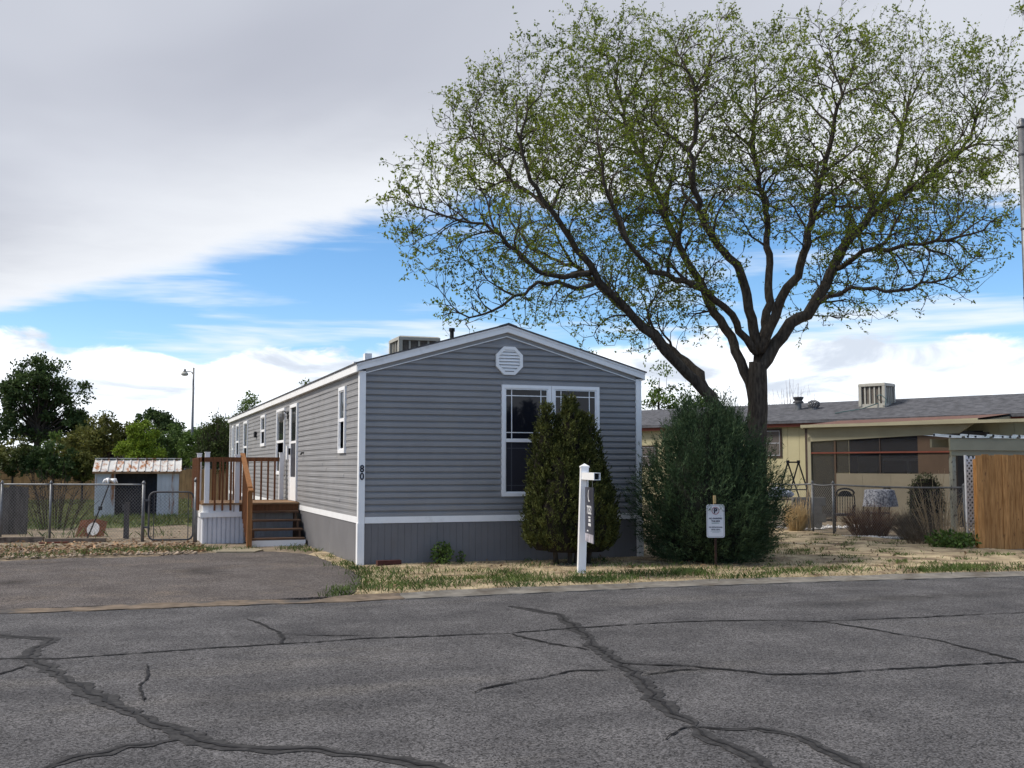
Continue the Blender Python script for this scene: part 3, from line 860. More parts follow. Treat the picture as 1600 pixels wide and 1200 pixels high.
# ribbed white skirting panels
M_wskirt = mat('painted metal skirt', (.62, .63, .66), rough=.6, var=.05, patch=((.42, .40, .38), 4, .55, .85, (1, 1, .3)))
nr = 9
for i in range(nr):
    x = DX0 + .02 + i * (.80 / nr)
    MB().box(x, x + .066, DY0 - .014, DY0 + .02, .01, DZ - .275).build('skirt_rib', M_wskirt, dk)
    MB().box(x + .066, x + .80 / nr, DY0 + .012, DY0 + .02, .01, DZ - .275).build('skirt_groove', M_wskirt, dk)
MB().box(DX0 - .002, DX0 + .018, DY0 + .012, DY1, .01, DZ - .28).build('skirt_side', M_wskirt, dk)
for i in range(12):
    x = -1.10 + i * .088
    MB().box(x, x + .07, DY0 + .25, DY0 + .27, .01, DZ - .2).build('skirt_rib', M_wskirt, dk)
MB().box(-1.10, -.04, DY0 + .272, DY0 + .28, .01, DZ - .2).build('skirt_groove', M_wskirt, dk)
# white posts
for (x, y, zt) in ((-1.86, DY0 + .03, 1.84), (-1.27, DY0 + .03, 1.79), (-.11, DY1 - .06, 1.86), (-1.88, DY1 - .06, 1.84)):
    MB().box(x - .047, x + .047, y - .047, y + .047, DZ + .001 if x > -.5 else DZ - .19, zt).build('post', M_white, dk)
    MB().box(x - .056, x + .056, y - .056, y + .056, zt, zt + .018).build('post_cap', M_white, dk)
# rails
RZ = 1.73
MB().box(-1.97, -1.11, DY0 - .055, DY0 - .017, RZ - .07, RZ + .02).build('top_rail', M_stain, dk)
MB().box(-1.99, -1.93, DY0 - .055, DY1, RZ - .07, RZ + .02).build('top_rail', M_stain, dk)
MB().box(-1.93, -.16, DY1 - .10, DY1 - .06, RZ - .05, RZ + .04).build('top_rail', M_stain, dk)
for x in (-1.71, -1.56, -1.40):
    MB().box(x - .019, x + .019, DY0 - .094, DY0 - .056, DZ - .15, RZ + .015).build('baluster', M_stain, dk)
for i in range(11):
    x = -1.74 + i * .148
    MB().box(x - .019, x + .019, DY1 - .139, DY1 - .101, DZ + .001, RZ + .02).build('baluster', M_stain, dk)
for i in range(14):
    y = DY0 + .1 + i * .14
    MB().box(-2.03, -1.992, y - .019, y + .019, DZ - .15, RZ + .01).build('baluster', M_stain, dk)
# steps going down toward the street
for i, (y, z) in enumerate(((5.78, .665), (5.50, .50), (5.22, .335), (4.94, .17))):
    MB().box(-1.08, -.06, y - .135, y + .135, z - .036, z).build('tread', M_tread, dk)
MB().box(-1.10, -.05, 4.79, 4.802, .015, .13).build('riser', M_vinyl, dk)
for x in (-1.02, -.12):
    MB().prism([(4.95, .0), (5.88, .0), (5.88, .62), (5.65, .62), (5.65, .462), (5.37, .462), (5.37, .297), (5.09, .297), (5.09, .132), (4.82, .132), (4.82, 0)], lambda u, v, d: (x + d, u, v), -.02, .02).build('stringer', M_tread, dk)
# stair guard: newel, sloping rail, pickets
MB().box(-1.20, -1.11, 4.56, 4.65, 0, 1.10).build('newel_post', M_stainlt, dk)
MB().bar((-1.155, 6.05, 1.82), (-1.155, 4.58, 1.16), .09, .04).build('hand_rail', M_stainlt, dk)
MB().bar((-1.155, 4.60, 1.145), (-1.155, 4.42, 1.09), .09, .04).build('hand_rail', M_stainlt, dk)
for i in range(8):
    y = 4.80 + i * .145
    zt = 1.16 + (y - 4.58) * (.66 / 1.47) - .03
    MB().box(-1.172, -1.134, y - .019, y + .019, max(.02, (y - 4.9) * .55), zt).build('stair_baluster', M_stain, dk)
MB().bar((-1.125, 5.88, .70), (-1.125, 4.70, .06), .035, .14).build('stair_string', M_stain, dk)
# ------------------------------------------------------------------ the big spreading tree
M_bark = mat('tree bark', (.052, .040, .030), rough=.95, var=.35, scale=9, bump=.9, bscale=26, stretch=(2.2, 2.2, .5), col2=(.095, .078, .06))
M_twig = mat('twig bark', (.055, .043, .030), rough=.9, var=.3, scale=6)
M_leaf = mat('spring leaf', (.125, .185, .018), rough=.55, var=.2, scale=.9, col2=(.255, .31, .045), island=.35, trans=.55, spec=.2)
def grow_tree(limbs, lobes, stages, seed, step=.19):
    rs = np.random.default_rng(seed)
    P, par, r0 = [], [], []
    ends = []
    for name, pts, ra, rb in limbs:
        pts = [Vector(p) for p in pts]
        # resample
        tot = sum((b - a).length for a, b in zip(pts, pts[1:]))
        run, prev = 0.0, None
        # attach to the nearest existing node
        if P:
            best = min(range(len(P)), key=lambda i: (P[i] - pts[0]).length)
            prev = best
        for a, b in zip(pts, pts[1:]):
            n = max(1, int((b - a).length / step))
            for k in range(n):
                t = k / n
                q = a.lerp(b, t)
                q = q + Vector(rs.normal(size=3) * .025 * (0 if name == 'trunk' else 1))
                P.append(q)
                par.append(prev if prev is not None else -1)
                r0.append(ra + (rb - ra) * ((run + (b - a).length * t) / tot))
                prev = len(P) - 1
            run += (b - a).length
    nl = len(P)
    vols = np.array([r ** 3 for _, r in lobes])
    root = Vector(limbs[0][1][-1])
    for n_attr, kill, infl, iters, outward in stages:
        idx = rs.choice(len(lobes), n_attr, p=vols / vols.sum())
        dirs = unit(rs.normal(size=(n_attr, 3)))
        rad = rs.random(n_attr) ** (1 / 3)
        cen = np.array([c for c, _ in lobes])[idx]
        rr = np.array([r for _, r in lobes])[idx]
        A = cen + dirs * (rad * rr)[:, None]
        alive = np.ones(n_attr, bool)
        A_list = [Vector(a) for a in A]
        for it in range(iters):
            kd = kdtree.KDTree(len(P))
            for i, p in enumerate(P):
                kd.insert(p, i)
            kd.balance()
            acc = {}
            for i in np.nonzero(alive)[0]:
                co, j, d = kd.find(A_list[i])
                if d < kill:
                    alive[i] = False
                    continue
                if d < infl:
                    v = (A_list[i] - co) / d
                    if j in acc:
                        acc[j] += v
                    else:
                        acc[j] = v.copy()
            if not acc:
                break
            for j, v in acc.items():
                if v.length < 1e-4:
                    continue
                v = v.normalized()
                if par[j] >= 0:
                    pd = (P[j] - P[par[j]])
                    if pd.length > 1e-5:
                        v = v + pd.normalized() * .8
                o = P[j] - root
                v = v + (o.normalized() + Vector((0, 0, .35))) * outward
                v = (v.normalized() + Vector(rs.normal(size=3) * .13)).normalized()
                P.append(P[j] + v * step)
                par.append(j)
                r0.append(0)
    return P, par, r0, nl
def tree_meshes(P, par, r0, nl, tip=.0078, expo=2.25):
    n = len(P)
    kids = [[] for _ in range(n)]
    for i, p in enumerate(par):
        if p >= 0:
            kids[p].append(i)
    rad = [0.0] * n
    for i in range(n - 1, -1, -1):
        if not kids[i]:
            rad[i] = tip
        else:
            rad[i] = sum(rad[k] ** expo for k in kids[i]) ** (1 / expo)
    for i in range(n):
        if i < nl:
            rad[i] = max(r0[i] * .74, min(rad[i], r0[i] * .85)) if par[i] >= 0 and i > 12 else r0[i] * .84
        elif par[i] >= 0:
            rad[i] = min(rad[i], rad[par[i]] * .8)
    wood, twig = MB(), MB()
    done = [False] * n
    for i in range(n):                 # chains: follow the thickest child
        starts = [i] if par[i] < 0 else []
        for s in starts:
            stack = [s]
            while stack:
                a = stack.pop()
                chain = [a] if par[a] < 0 else [par[a], a]
                c = a
                while kids[c]:
                    ks = sorted(kids[c], key=lambda q: -rad[q])
                    stack += ks[1:]
                    c = ks[0]
                    chain.append(c)
                rr = [rad[q] for q in chain]
                if par[a] >= 0:
                    rr[0] = min(rad[chain[0]], rr[1] * 1.15)
                big = max(rr) > .028
                (wood if big else twig).tube([P[q] for q in chain], rr, 8 if max(rr) > .09 else (5 if big else 3), cap=False)
    tips = [i for i in range(n) if rad[i] < .02 and i >= nl]
    return wood, twig, tips, rad
def twiglets_and_leaves(P, par, tips, rs, per=2, tl=(.18, .5), leaves=7, size=(.045, .085), droop=.05, up=.35):
    """fine twigs with small leaves toward their ends"""
    T = np.array([P[i] for i in tips])
    Dp = np.array([(P[i] - P[par[i]]).normalized() for i in tips])
    T = np.repeat(T, per, 0)
    Dp = np.repeat(Dp, per, 0)
    n = len(T)
    d = unit(Dp * .6 + rs.normal(size=(n, 3)) * .55 + np.array([0, 0, up - droop]))
    L = rs.uniform(tl[0], tl[1], n)[:, None]
    E1 = T + d * L * .55
    d2 = unit(d + rs.normal(size=(n, 3)) * .3)
    E2 = E1 + d2 * L * .45
    # three-cornered twig strips as thin crossed quads
    side = unit(np.cross(d, rs.normal(size=(n, 3)))) * .0048
    V = np.stack([T - side, T + side, E1 + side * .8, E1 - side * .8, E2 + side * .4, E2 - side * .4], 1).reshape(-1, 3)
    b = np.arange(n)[:, None] * 6
    Fq = np.concatenate([b + [0, 1, 2, 3], b + [3, 2, 4, 5]])
    # leaves
    k = leaves
    t = rs.uniform(.25, 1.05, (n, k))
    C = np.where((t < .55)[..., None], T[:, None] + d[:, None] * L[:, None] * t[..., None], E1[:, None] + d2[:, None] * L[:, None] * (t - .55)[..., None])
    C = C.reshape(-1, 3) + rs.normal(size=(n * k, 3)) * .018
    ax = unit(np.repeat(d2, k, 0) * .5 + rs.normal(size=(n * k, 3)))
    q_ = C * 1.25
    dens = np.sin(q_[:, 0] + 1.7 * np.sin(q_[:, 2])) * np.sin(q_[:, 1] * 1.1 + q_[:, 2] * .8) + .6 * np.sin(q_[:, 0] * 2.7 + q_[:, 1] * 2.1) * np.sin(q_[:, 2] * 2.9)
    keep = rs.random(n * k) < np.clip(.74 + .40 * dens, .2, 1.0)
    C, ax = C[keep], ax[keep]
    sz = rs.uniform(size[0], size[1], len(C))
    LV, LF = leaf_quads(C, ax, sz, sz * .5, rs)
    return V, Fq, LV, LF
P, par, r0, nl = grow_tree(LIMBS, LOBES, [(420, .8, 4.0, 26, .7), (2600, .42, 1.6, 20, .45), (17000, .21, .8, 12, .3)], 5)
wood, twig, tips, rad = tree_meshes(P, par, r0, nl)
bt = thing('shade_tree', 'large spreading shade tree with sparse spring leaves behind the juniper', 'tree', (0, 0, 0))
wood.build('trunk', M_bark, bt, smooth=True, fix=False)
tag(twig.build('branches', M_twig, bt, fix=False), kind='stuff')
rs5 = np.random.default_rng(3)
kidn = np.zeros(len(P), int)
for q in par:
    if q >= 0:
        kidn[q] += 1
ends_ = [i for i in tips if kidn[i] == 0]
mids_ = [i for i in tips if kidn[i] > 0 and rs5.random() < .55]
V, Fq, LV, LF = twiglets_and_leaves(P, par, ends_, rs5, per=2, leaves=12, size=(.042, .085), tl=(.16, .50), up=.5)
V2, Fq2, LV2, LF2 = twiglets_and_leaves(P, par, mids_, rs5, per=1, leaves=6, size=(.045, .085), tl=(.08, .22))
# long straight shoots that break the outline
far = [i for i in ends_ if rs5.random() < .10]
V3, Fq3, LV3, LF3 = twiglets_and_leaves(P, par, far, rs5, per=1, leaves=14, size=(.05, .095), tl=(.45, .85), up=.6)
Fq, LF = np.concatenate([Fq, Fq2 + len(V), Fq3 + len(V) + len(V2)]), np.concatenate([LF, LF2 + len(LV), LF3 + len(LV) + len(LV2)])
V, LV = np.concatenate([V, V2, V3]), np.concatenate([LV, LV2, LV3])
tag(link('twigs', raw_mesh('twigs', V, Fq, M_twig), bt), kind='stuff')
tag(link('leaves', raw_mesh('leaves', LV, LF, M_leaf), bt), kind='stuff')
print('TREE nodes', len(P), 'tips', len(tips), 'leaves', len(LF))

# ------------------------------------------------------------------ evergreens by the house
M_jun = mat('juniper spray', (.025, .054, .022), rough=.7, var=.3, scale=3, col2=(.070, .112, .050), island=.35, trans=.12, spec=.2)
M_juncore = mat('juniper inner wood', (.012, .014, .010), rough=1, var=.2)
M_thu = mat('arborvitae spray', (.034, .045, .011), rough=.75, var=.35, scale=4, col2=(.100, .110, .026), island=.4, trans=.12, spec=.2)
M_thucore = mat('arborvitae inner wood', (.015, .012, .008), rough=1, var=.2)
def rough_core(prof, cx, cy, m, name, parent, rough=.12, seed=1, n=28):
    """closed lumpy body of revolution; prof: list of (z, r)"""
    rs = np.random.default_rng(seed)
    V, Fc = [], []
    for i, (z, r) in enumerate(prof):
        for k in range(n):
            a = 2 * math.pi * k / n
            q = r * (1 + rough * (math.sin(3 * a + i) * .4 + rs.uniform(-1, 1) * .6))
            V.append((cx + q * math.cos(a), cy + q * math.sin(a), z))
    for i in range(len(prof) - 1):
        for k in range(n):
            Fc.append((i * n + k, i * n + (k + 1) % n, (i + 1) * n + (k + 1) % n, (i + 1) * n + k))
    mb = MB().add(V, Fc)
    return mb.build(name, m, parent, smooth=True)
def jun_r(z):
    return np.interp(z, [0, .1, .35, .7, 1.1, 1.5, 1.9, 2.2, 2.5, 2.75], [.68, .84, .99, 1.07, 1.05, .94, .73, .52, .28, .06])
jx, jy = 5.53, -1.14
jt = thing('juniper_bush', 'large dark green egg-shaped juniper bush at the house corner', 'bush', (jx, jy, 0))
rs = np.random.default_rng(21)
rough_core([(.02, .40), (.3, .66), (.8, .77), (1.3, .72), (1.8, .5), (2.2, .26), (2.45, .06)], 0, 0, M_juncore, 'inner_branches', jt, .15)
# plumes: each a short curved stem with fine needles
npl = 3000
zz = rs.beta(1.1, 1.3, npl) * 2.5
aa = rs.uniform(0, 2 * math.pi, npl)
lump = 1 + .08 * np.sin(aa * 4 + zz * 3) + .07 * np.sin(aa * 9 - zz * 5) + .07 * np.abs(rs.normal(size=npl)) - .04
fr = 1 - .38 * rs.random(npl) ** 1.6
rr_ = jun_r(zz) * fr * lump
B = np.stack([rr_ * np.cos(aa), rr_ * np.sin(aa), zz], 1)
tilt = np.interp(zz, [0, .5, 1.5, 2.7], [.95, .75, .5, .2])
out = np.stack([np.cos(aa), np.sin(aa), np.zeros(npl)], 1)
D_ = unit(out * tilt[:, None] * .75 + np.array([0, 0, 1.0]) * (1.12 - tilt)[:, None] + rs.normal(size=(npl, 3)) * .17)
Lp = rs.uniform(.20, .62, npl)
B = B - D_ * (Lp * .45)[:, None]
k = 32
t = np.tile(np.linspace(.1, 1, k), (npl, 1)) + rs.uniform(-.02, .02, (npl, k))
C = (B[:, None] + D_[:, None] * (Lp[:, None] * t)[..., None] + np.array([0, 0, 1.0]) * (.10 * t ** 2 * Lp[:, None])[..., None]).reshape(-1, 3)
spread = (.034 * (1.15 - t)).reshape(-1, 1)
C = C + rs.normal(size=C.shape) * spread
ax = unit(np.repeat(D_, k, 0) * 1.1 + rs.normal(size=C.shape) * .45)
LV, LF = leaf_quads(C, ax, rs.uniform(.045, .085, len(C)), rs.uniform(.007, .014, len(C)), rs)
LV[:, 2] = np.maximum(LV[:, 2], .03)
tag(link('foliage', raw_mesh('foliage', LV, LF, M_jun), jt), kind='stuff')

tt = thing('arborvitae_bush', 'olive-brown arborvitae bush with three peaks before the front window', 'bush', (3.17, -.9, 0))
rs = np.random.default_rng(22)
# lobes: x, y, radius, base z, top z
TL = [(-.34, .10, .33, .25, 2.50), (-.0, -.02, .40, .22, 2.62), (.33, .06, .35, .25, 2.34), (.40, .0, .38, .22, 1.70), (-.22, -.16, .42, .24, 1.9), (.16, -.2, .45, .24, 1.9), (-.40, .0, .34, .26, 1.45)]
LVs, LFs, base = [], [], 0
for i, (lx, ly, lr, zb, zt) in enumerate(TL):
    H = zt - zb
    prof = [(0, .55), (.06, .85), (.2, 1.0), (.4, .95), (.6, .78), (.8, .48), (.93, .2), (1, .03)]
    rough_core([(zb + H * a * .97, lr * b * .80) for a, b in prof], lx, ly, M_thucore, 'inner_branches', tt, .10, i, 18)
    npl = int(1500 * lr / .45 * H / 2)
    u = rs.beta(1.0, 1.25, npl)
    r = np.interp(u, [p[0] for p in prof], [p[1] for p in prof]) * lr
    a = rs.uniform(0, 2 * math.pi, npl)
    r = r * (1 + .07 * np.sin(5 * a + 7 * u) + .05 * np.sin(11 * a - 13 * u)) * rs.uniform(.84, 1.04, npl)
    Bp = np.stack([lx + r * np.cos(a), ly + r * np.sin(a), zb + u * H], 1)
    o_ = np.stack([np.cos(a), np.sin(a), np.zeros(npl)], 1)
    Dp = unit(o_ * .5 + np.array([0, 0, .95]) + rs.normal(size=(npl, 3)) * .25)
    k = 12
    t = np.tile(np.linspace(0, 1, k), (npl, 1))
    fan = unit(np.cross(Dp, o_ + rs.normal(size=(npl, 3)) * .5))
    sgn = np.where(np.arange(k) % 2 == 0, 1.0, -1.0)
    Ls = rs.uniform(.07, .15, npl)
    C = (Bp[:, None] + Dp[:, None] * (Ls[:, None] * t)[..., None]).reshape(-1, 3)
    ax = unit((Dp[:, None] * .85 + fan[:, None] * (sgn * .65)[None, :, None]).reshape(-1, 3) + rs.normal(size=(npl * k, 3)) * .18)
    a_, b_ = leaf_quads(C, ax, rs.uniform(.03, .06, len(C)), rs.uniform(.012, .024, len(C)), rs)
    LVs.append(a_)
    LFs.append(b_ + base)
    base += len(a_)
tag(link('foliage', raw_mesh('foliage', np.concatenate(LVs), np.concatenate(LFs), M_thu), tt), kind='stuff')
for (x, y, dx_) in ((-.22, .0, -.10), (-.03, -.08, .0), (.12, .05, .08), (.3, 0, .14)):
    MB().tube([(x, y, -.02), (x + dx_ * .4, y, .3), (x + dx_, y, .7)], [.045, .035, .03], 7).build('stem', M_bark, tt, smooth=True)

# ------------------------------------------------------------------ signs
sp = thing('sale_sign_post', 'white vinyl sale sign post with hollow arm on the front lawn', 'sign post', (2.70, -2.42, 0), R(-13))
lean = .055
def lp(z):
    return lean * z / 1.55
MB().prism([(-.055, -.055), (.055, -.055), (.055, .055), (-.055, .055)], lambda u, v, d: (u + lp(d) - .0, v, d), -.05, 1.545).build('post', M_vinyl, sp)
MB().add([(-.062 + lp(1.55), -.062, 1.545), (.062 + lp(1.55), -.062, 1.545), (.062 + lp(1.55), .062, 1.545), (-.062 + lp(1.55), .062, 1.545), (-.062 + lp(1.55), -.062, 1.565), (.062 + lp(1.55), -.062, 1.565), (.062 + lp(1.55), .062, 1.565), (-.062 + lp(1.55), .062, 1.565), (lp(1.55), 0, 1.605)],
         [(3, 2, 1, 0), (0, 1, 5, 4), (1, 2, 6, 5), (2, 3, 7, 6), (3, 0, 4, 7), (4, 5, 8), (5, 6, 8), (6, 7, 8), (7, 4, 8)]).build('post_cap', M_vinyl, sp)
arm = MB()
y0, y1, z0, z1, xa, xb = -.95, -.056, 1.375, 1.475, -.045 + .05, .045 + .05
arm.box(xa, xb, y0, y1, z0, z0 + .008).box(xa, xb, y0, y1, z1 - .008, z1).box(xa, xa + .008, y0, y1, z0 + .008, z1 - .008).box(xb - .008, xb, y0, y1, z0 + .008, z1 - .008)
arm_o = arm.build('arm', M_vinyl, sp)
MB().box(xa + .009, xb - .009, y0 + .12, y0 + .13, z0 + .009, z1 - .009).build('arm_hollow', M_black, sp)
sg = thing('hanging_sign', 'dark hanging sale sign seen edge-on below the white post arm', 'sign', (2.70, -2.42, 0), R(-13))
M_signd = mat('sign print', (.055, .055, .07), rough=.4, var=.25, scale=3)
M_signl = mat('sign print pale', (.40, .38, .42), rough=.4, var=.35, scale=9)
cx_ = .05
MB().box(cx_ - .006, cx_ + .006, -.70, -.09, .50, 1.27).build('sign_panel', M_signd, sg)
MB().box(cx_ - .0075, cx_ - .0062, -.695, -.095, .505, .62).build('sign_panel_band', M_signl, sg)
for y in (-.6, -.2):
    MB().tube([(cx_, y, 1.262), (cx_ + .004, y, 1.32), (cx_, y, 1.38)], .004, 5).build('hook', M_galv, sg)
def sign_text(body, size, yc, z, parent, m, bold=0.0):
    me = text_mesh(body, size, bold, extr=.0006)
    me.materials.append(m)
    o = link('lettering', me, parent)
    o.location = (cx_ - .0075, yc, z)
    o.rotation_euler = (R(90), 0, R(-90))
    return o
M_sw = mat('sign white', (.75, .75, .76), rough=.4, var=.03)
sign_text('7252', .16, -.40, .90, sg, M_sw, .004)
for z, ya, yb, h_ in ((.845, -.50, -.34, .018), (.79, -.50, -.36, .04), (.73, -.52, -.34, .04), (.65, -.34, -.24, .02)):
    MB().box(cx_ - .0085, cx_ - .0063, ya, yb, z, z + h_).build('print_line', M_sw, sg)
MB().prism([(-.40 + .085 * math.cos(2 * math.pi * i / 24), 1.15 + .085 * math.sin(2 * math.pi * i / 24)) for i in range(24)], lambda u, v, d: (d, u, v), cx_ - .0078, cx_ - .0062).build('emblem', M_sw, sg)
MB().prism([(-.43 + .075 * math.cos(2 * math.pi * i / 24), 1.16 + .075 * math.sin(2 * math.pi * i / 24)) for i in range(24)], lambda u, v, d: (d, u, v), cx_ - .0090, cx_ - .0079).build('emblem', M_signd, sg)

npk = thing('no_parking_sign', 'white no parking sign on a dark stake before the juniper', 'sign', (5.0, -2.25, 0), R(-18))
MB().box(-.015, .015, .006, .03, -.05, 1.0).build('steel_post', mat('rusty post', (.020, .015, .013), rough=.8, var=.4, scale=12, col2=(.05, .022, .015)), npk)
MB().box(-.022, .018, .032, .055, .55, 1.12).build('wood_stake', mat('pine stake', (.50, .36, .17), var=.12, scale=9), npk)
sw, sh, sz0 = .275, .50, .485
def rrect(w, h, r, n=5):
    pts = []
    for cx, cy, a0 in ((w / 2 - r, h / 2 - r, 0), (-w / 2 + r, h / 2 - r, 90), (-w / 2 + r, -h / 2 + r, 180), (w / 2 - r, -h / 2 + r, 270)):
        for i in range(n):
            a = R(a0 + 90 * i / (n - 1))
            pts.append((cx + r * math.cos(a), cy + r * math.sin(a)))
    return pts
MB().prism(rrect(sw, sh, .03), lambda u, v, d: (u, d, v + sz0 + sh / 2), 0, .003).build('sign_plate', mat('sign sheet', (.62, .64, .68), rough=.35, var=.04), npk)
def ring(pts_o, pts_i, y0, y1, nm, m, par, cz):
    n = len(pts_o)
    V = [(u, y, v + cz) for y in (y0, y1) for P_ in (pts_o, pts_i) for u, v in P_]
    Fc = []
    for i in range(n):
        j = (i + 1) % n
        Fc += [(i, j, n + j, n + i), (2 * n + i, 2 * n + j, j, i)]
    return MB().add(V, Fc).build(nm, m, par)
M_sred = mat('sign red', (.28, .05, .05), rough=.4, var=.1)
M_sblk = mat('sign black', (.02, .02, .04), rough=.4, var=.1)
M_sgrn = mat('sign teal', (.05, .16, .15), rough=.4, var=.1)
M_sgry = mat('sign grey ink', (.30, .36, .38), rough=.4, var=.1)
ring(rrect(sw - .028, sh - .028, .022), rrect(sw - .034, sh - .034, .020), -.0012, -.0002, 'sign_border', M_sblk, npk, sz0 + sh / 2)
pc = sz0 + sh - .095
circ = lambda r: [(r * math.cos(2 * math.pi * i / 28), r * math.sin(2 * math.pi * i / 28)) for i in range(28)]
ring(circ(.058), circ(.049), -.0014, -.0002, 'ban_ring', M_sred, npk, pc)
MB().bar((-.036, -.0008, pc + .036), (.036, -.0008, pc - .036), .0012, .007, (0, -1, 0)).build('ban_slash', M_sred, npk)
def np_text(body, size, z, m, bold):
    me = text_mesh(body, size, bold, extr=.0005)
    me.materials.append(m)
    o = link('lettering', me, npk)
    o.location = (0, -.0016, z)
    o.rotation_euler = (R(90), 0, 0)
    return o
np_text('P', .105, pc - .036, M_sblk, .005)
np_text('NO PARKING', .033, sz0 + .278, M_sblk, .0012)
np_text('THIS SIDE', .031, sz0 + .238, M_sblk, .0012)
MB().box(-.06, .055, -.0012, -.0003, sz0 + .214, sz0 + .222).build('print_line', M_sgrn, npk)
np_text('NO ESTACIONAR', .026, sz0 + .148, M_sblk, .001)
np_text('ESTE LADO', .026, sz0 + .112, M_sblk, .001)
for zz_, hw_ in ((.094, .08), (.078, .055)):
    MB().box(-hw_, hw_, -.0012, -.0003, sz0 + zz_, sz0 + zz_ + .006).build('print_line', M_sgry, npk)

# ------------------------------------------------------------------ small things along the front wall
bk = MB().box(-.19, .19, -.05, .05, 0, .085).build('brick', mat('red paver', (.075, .028, .024), rough=.9, var=.2, scale=9, bump=.3), None)
bk.location = (.42, -.22, .03); bk.rotation_euler = (0, 0, R(3))
tag(bk, 'dark red paver lying against the front skirting', 'paver')
M_weed = mat('weed leaf', (.055, .11, .018), rough=.6, var=.3, scale=8, col2=(.12, .19, .04), island=.3, trans=.3)
def leafy(name, label, cat, x, y, h, r, n, m, seed, size=(.04, .08), stems=6, group=None, zb=0.0, sm=None):
    rs = np.random.default_rng(seed)
    t = thing(name, label, cat, (x, y, zb), 0, group)
    st = MB()
    for i in range(stems):
        a = rs.uniform(0, 6.28)
        q = r * rs.uniform(.2, .8)
        st.tube([(0.02 * math.cos(a), .02 * math.sin(a), -.03), (q * .5 * math.cos(a), q * .5 * math.sin(a), h * .5), (q * math.cos(a), q * math.sin(a), h * rs.uniform(.7, .95))], [.008, .006, .003], 4)
    tag(st.build('stems', sm or M_twig, t, fix=False), kind='stuff')
    d = unit(rs.normal(size=(n, 3)))
    C = d * (rs.random(n) ** .45)[:, None] * np.array([r, r, h * .5]) + np.array([0, 0, h * .52])
    sz = rs.uniform(size[0], size[1], n)
    LV, LF = leaf_quads(C, rs.normal(size=(n, 3)) + d * .5, sz, sz * .55, rs)
    LV[:, 2] = np.maximum(LV[:, 2], .01)
    tag(link('leaves', raw_mesh('leaves', LV, LF, m), t), kind='stuff')
    return t
leafy('leafy_weed', 'small leafy green shrub against the front skirting', 'plant', 1.27, -.25, .38, .17, 520, M_weed, 31, (.035, .07), 9)
leafy('leafy_weed', 'tiny green weed right of the small leafy shrub', 'plant', 1.60, -.18, .22, .07, 90, M_weed, 32, (.03, .05), 4)

# grass: green tufts along the kerb and straw everywhere on the lawn
M_grass = mat('green grass blade', (.055, .105, .018), rough=.6, var=.35, scale=2, col2=(.12, .17, .04), island=.35, trans=.3)
M_straw = mat('straw blade', (.44, .345, .19), rough=.8, var=.25, scale=3, col2=(.58, .47, .29), island=.3, trans=.2)
def blades(name, label, C, h, w, m, rs, lean=.6, seg=1):
    n = len(C)
    a = rs.uniform(0, 2 * math.pi, n)
    ln = rs.uniform(.1, lean, n)
    d = np.stack([np.cos(a) * ln, np.sin(a) * ln, np.ones(n)], 1)
    d = unit(d)
    s = np.stack([-np.sin(a + rs.normal(size=n) * .8), np.cos(a), np.zeros(n)], 1) * (w * rs.uniform(.6, 1.3, n))[:, None]
    H = (np.asarray(h) * rs.uniform(.5, 1.25, n))[:, None]
    V = np.stack([C - s, C + s, C + d * H * .6 + s * .7 + np.array([0, 0, .0]), C + d * H + np.stack([np.cos(a), np.sin(a), -.3 * np.ones(n)], 1) * H * .25 * ln[:, None]], 1).reshape(-1, 3)
    Fq = np.arange(4 * n).reshape(n, 4)
    o = link(name, raw_mesh(name, V, Fq, m))
    return tag(o, label, 'grass', None, 'stuff')
def lawn_ok(x, y):
    return (y > kerb_y(x) + .30) & ~((x > -.06) & (x < 4.92) & (y > -.06)) & ~((x < -.22) & (y > -1.9)) & ~((x < -.9 + (y + 4) * .3) & (y < -1.9))
rs = np.random.default_rng(41)
def patches(n_patch, xr, yf, rmin, rmax, dens):
    pts = []
    for i in range(n_patch):
        x = rs.uniform(*xr)
        y = yf(x)
        r = rs.uniform(rmin, rmax)
        k = int(dens * r * r * rs.uniform(.5, 1.2))
        pts.append(np.stack([x + rs.normal(size=k) * r * 1.3, y + rs.normal(size=k) * r * .7], 1))
    return np.concatenate(pts)
A1 = np.concatenate([patches(56, (-.6, 5.0), lambda x: kerb_y(x) + .42 + abs(rs.normal()) * 1.1, .04, .22, 5200), patches(4, (-.4, 4.6), lambda x: kerb_y(x) + .75 + abs(rs.normal()) * .5, .25, .4, 3000)])
A2 = patches(26, (-.2, 4.8), lambda x: rs.uniform(-1.9, -.3), .06, .20, 2600)
A3 = np.concatenate([patches(40, (5.0, 12.5), lambda x: kerb_y(x) + .5 + abs(rs.normal()) * .6, .04, .16, 4200), patches(7, (5.2, 9.5), lambda x: kerb_y(x) + .7 + abs(rs.normal()) * .3, .2, .34, 3600)])
A4 = patches(150, (6.2, 11.5), lambda x: rs.uniform(-2.9, 4.2), .02, .09, 9000)
A6 = np.concatenate([patches(3, (xe - .05, xe + .05), lambda x: ye + rs.uniform(-.15, .15), .05, .12, 5200) for xe, ye in ((-.2, -.6), (-.2, -1.4), (-.32, -2.0), (-.45, -2.5), (-.62, -3.0), (-.85, -3.4), (-1.1, -3.75), (-.2, .2))])
A5 = patches(14, (-.24, -.05), lambda x: rs.uniform(-.9, 2.6), .04, .10, 2600)
A = np.concatenate([A1, A2, A3, A4])
A = A[lawn_ok(A[:, 0], A[:, 1])]
A = np.concatenate([A, A5[(A5[:, 0] < -.03)]])
A = np.concatenate([A, A6])
C = np.concatenate([A, np.full((len(A), 1), .03)], 1)
print('GRASS', len(C))
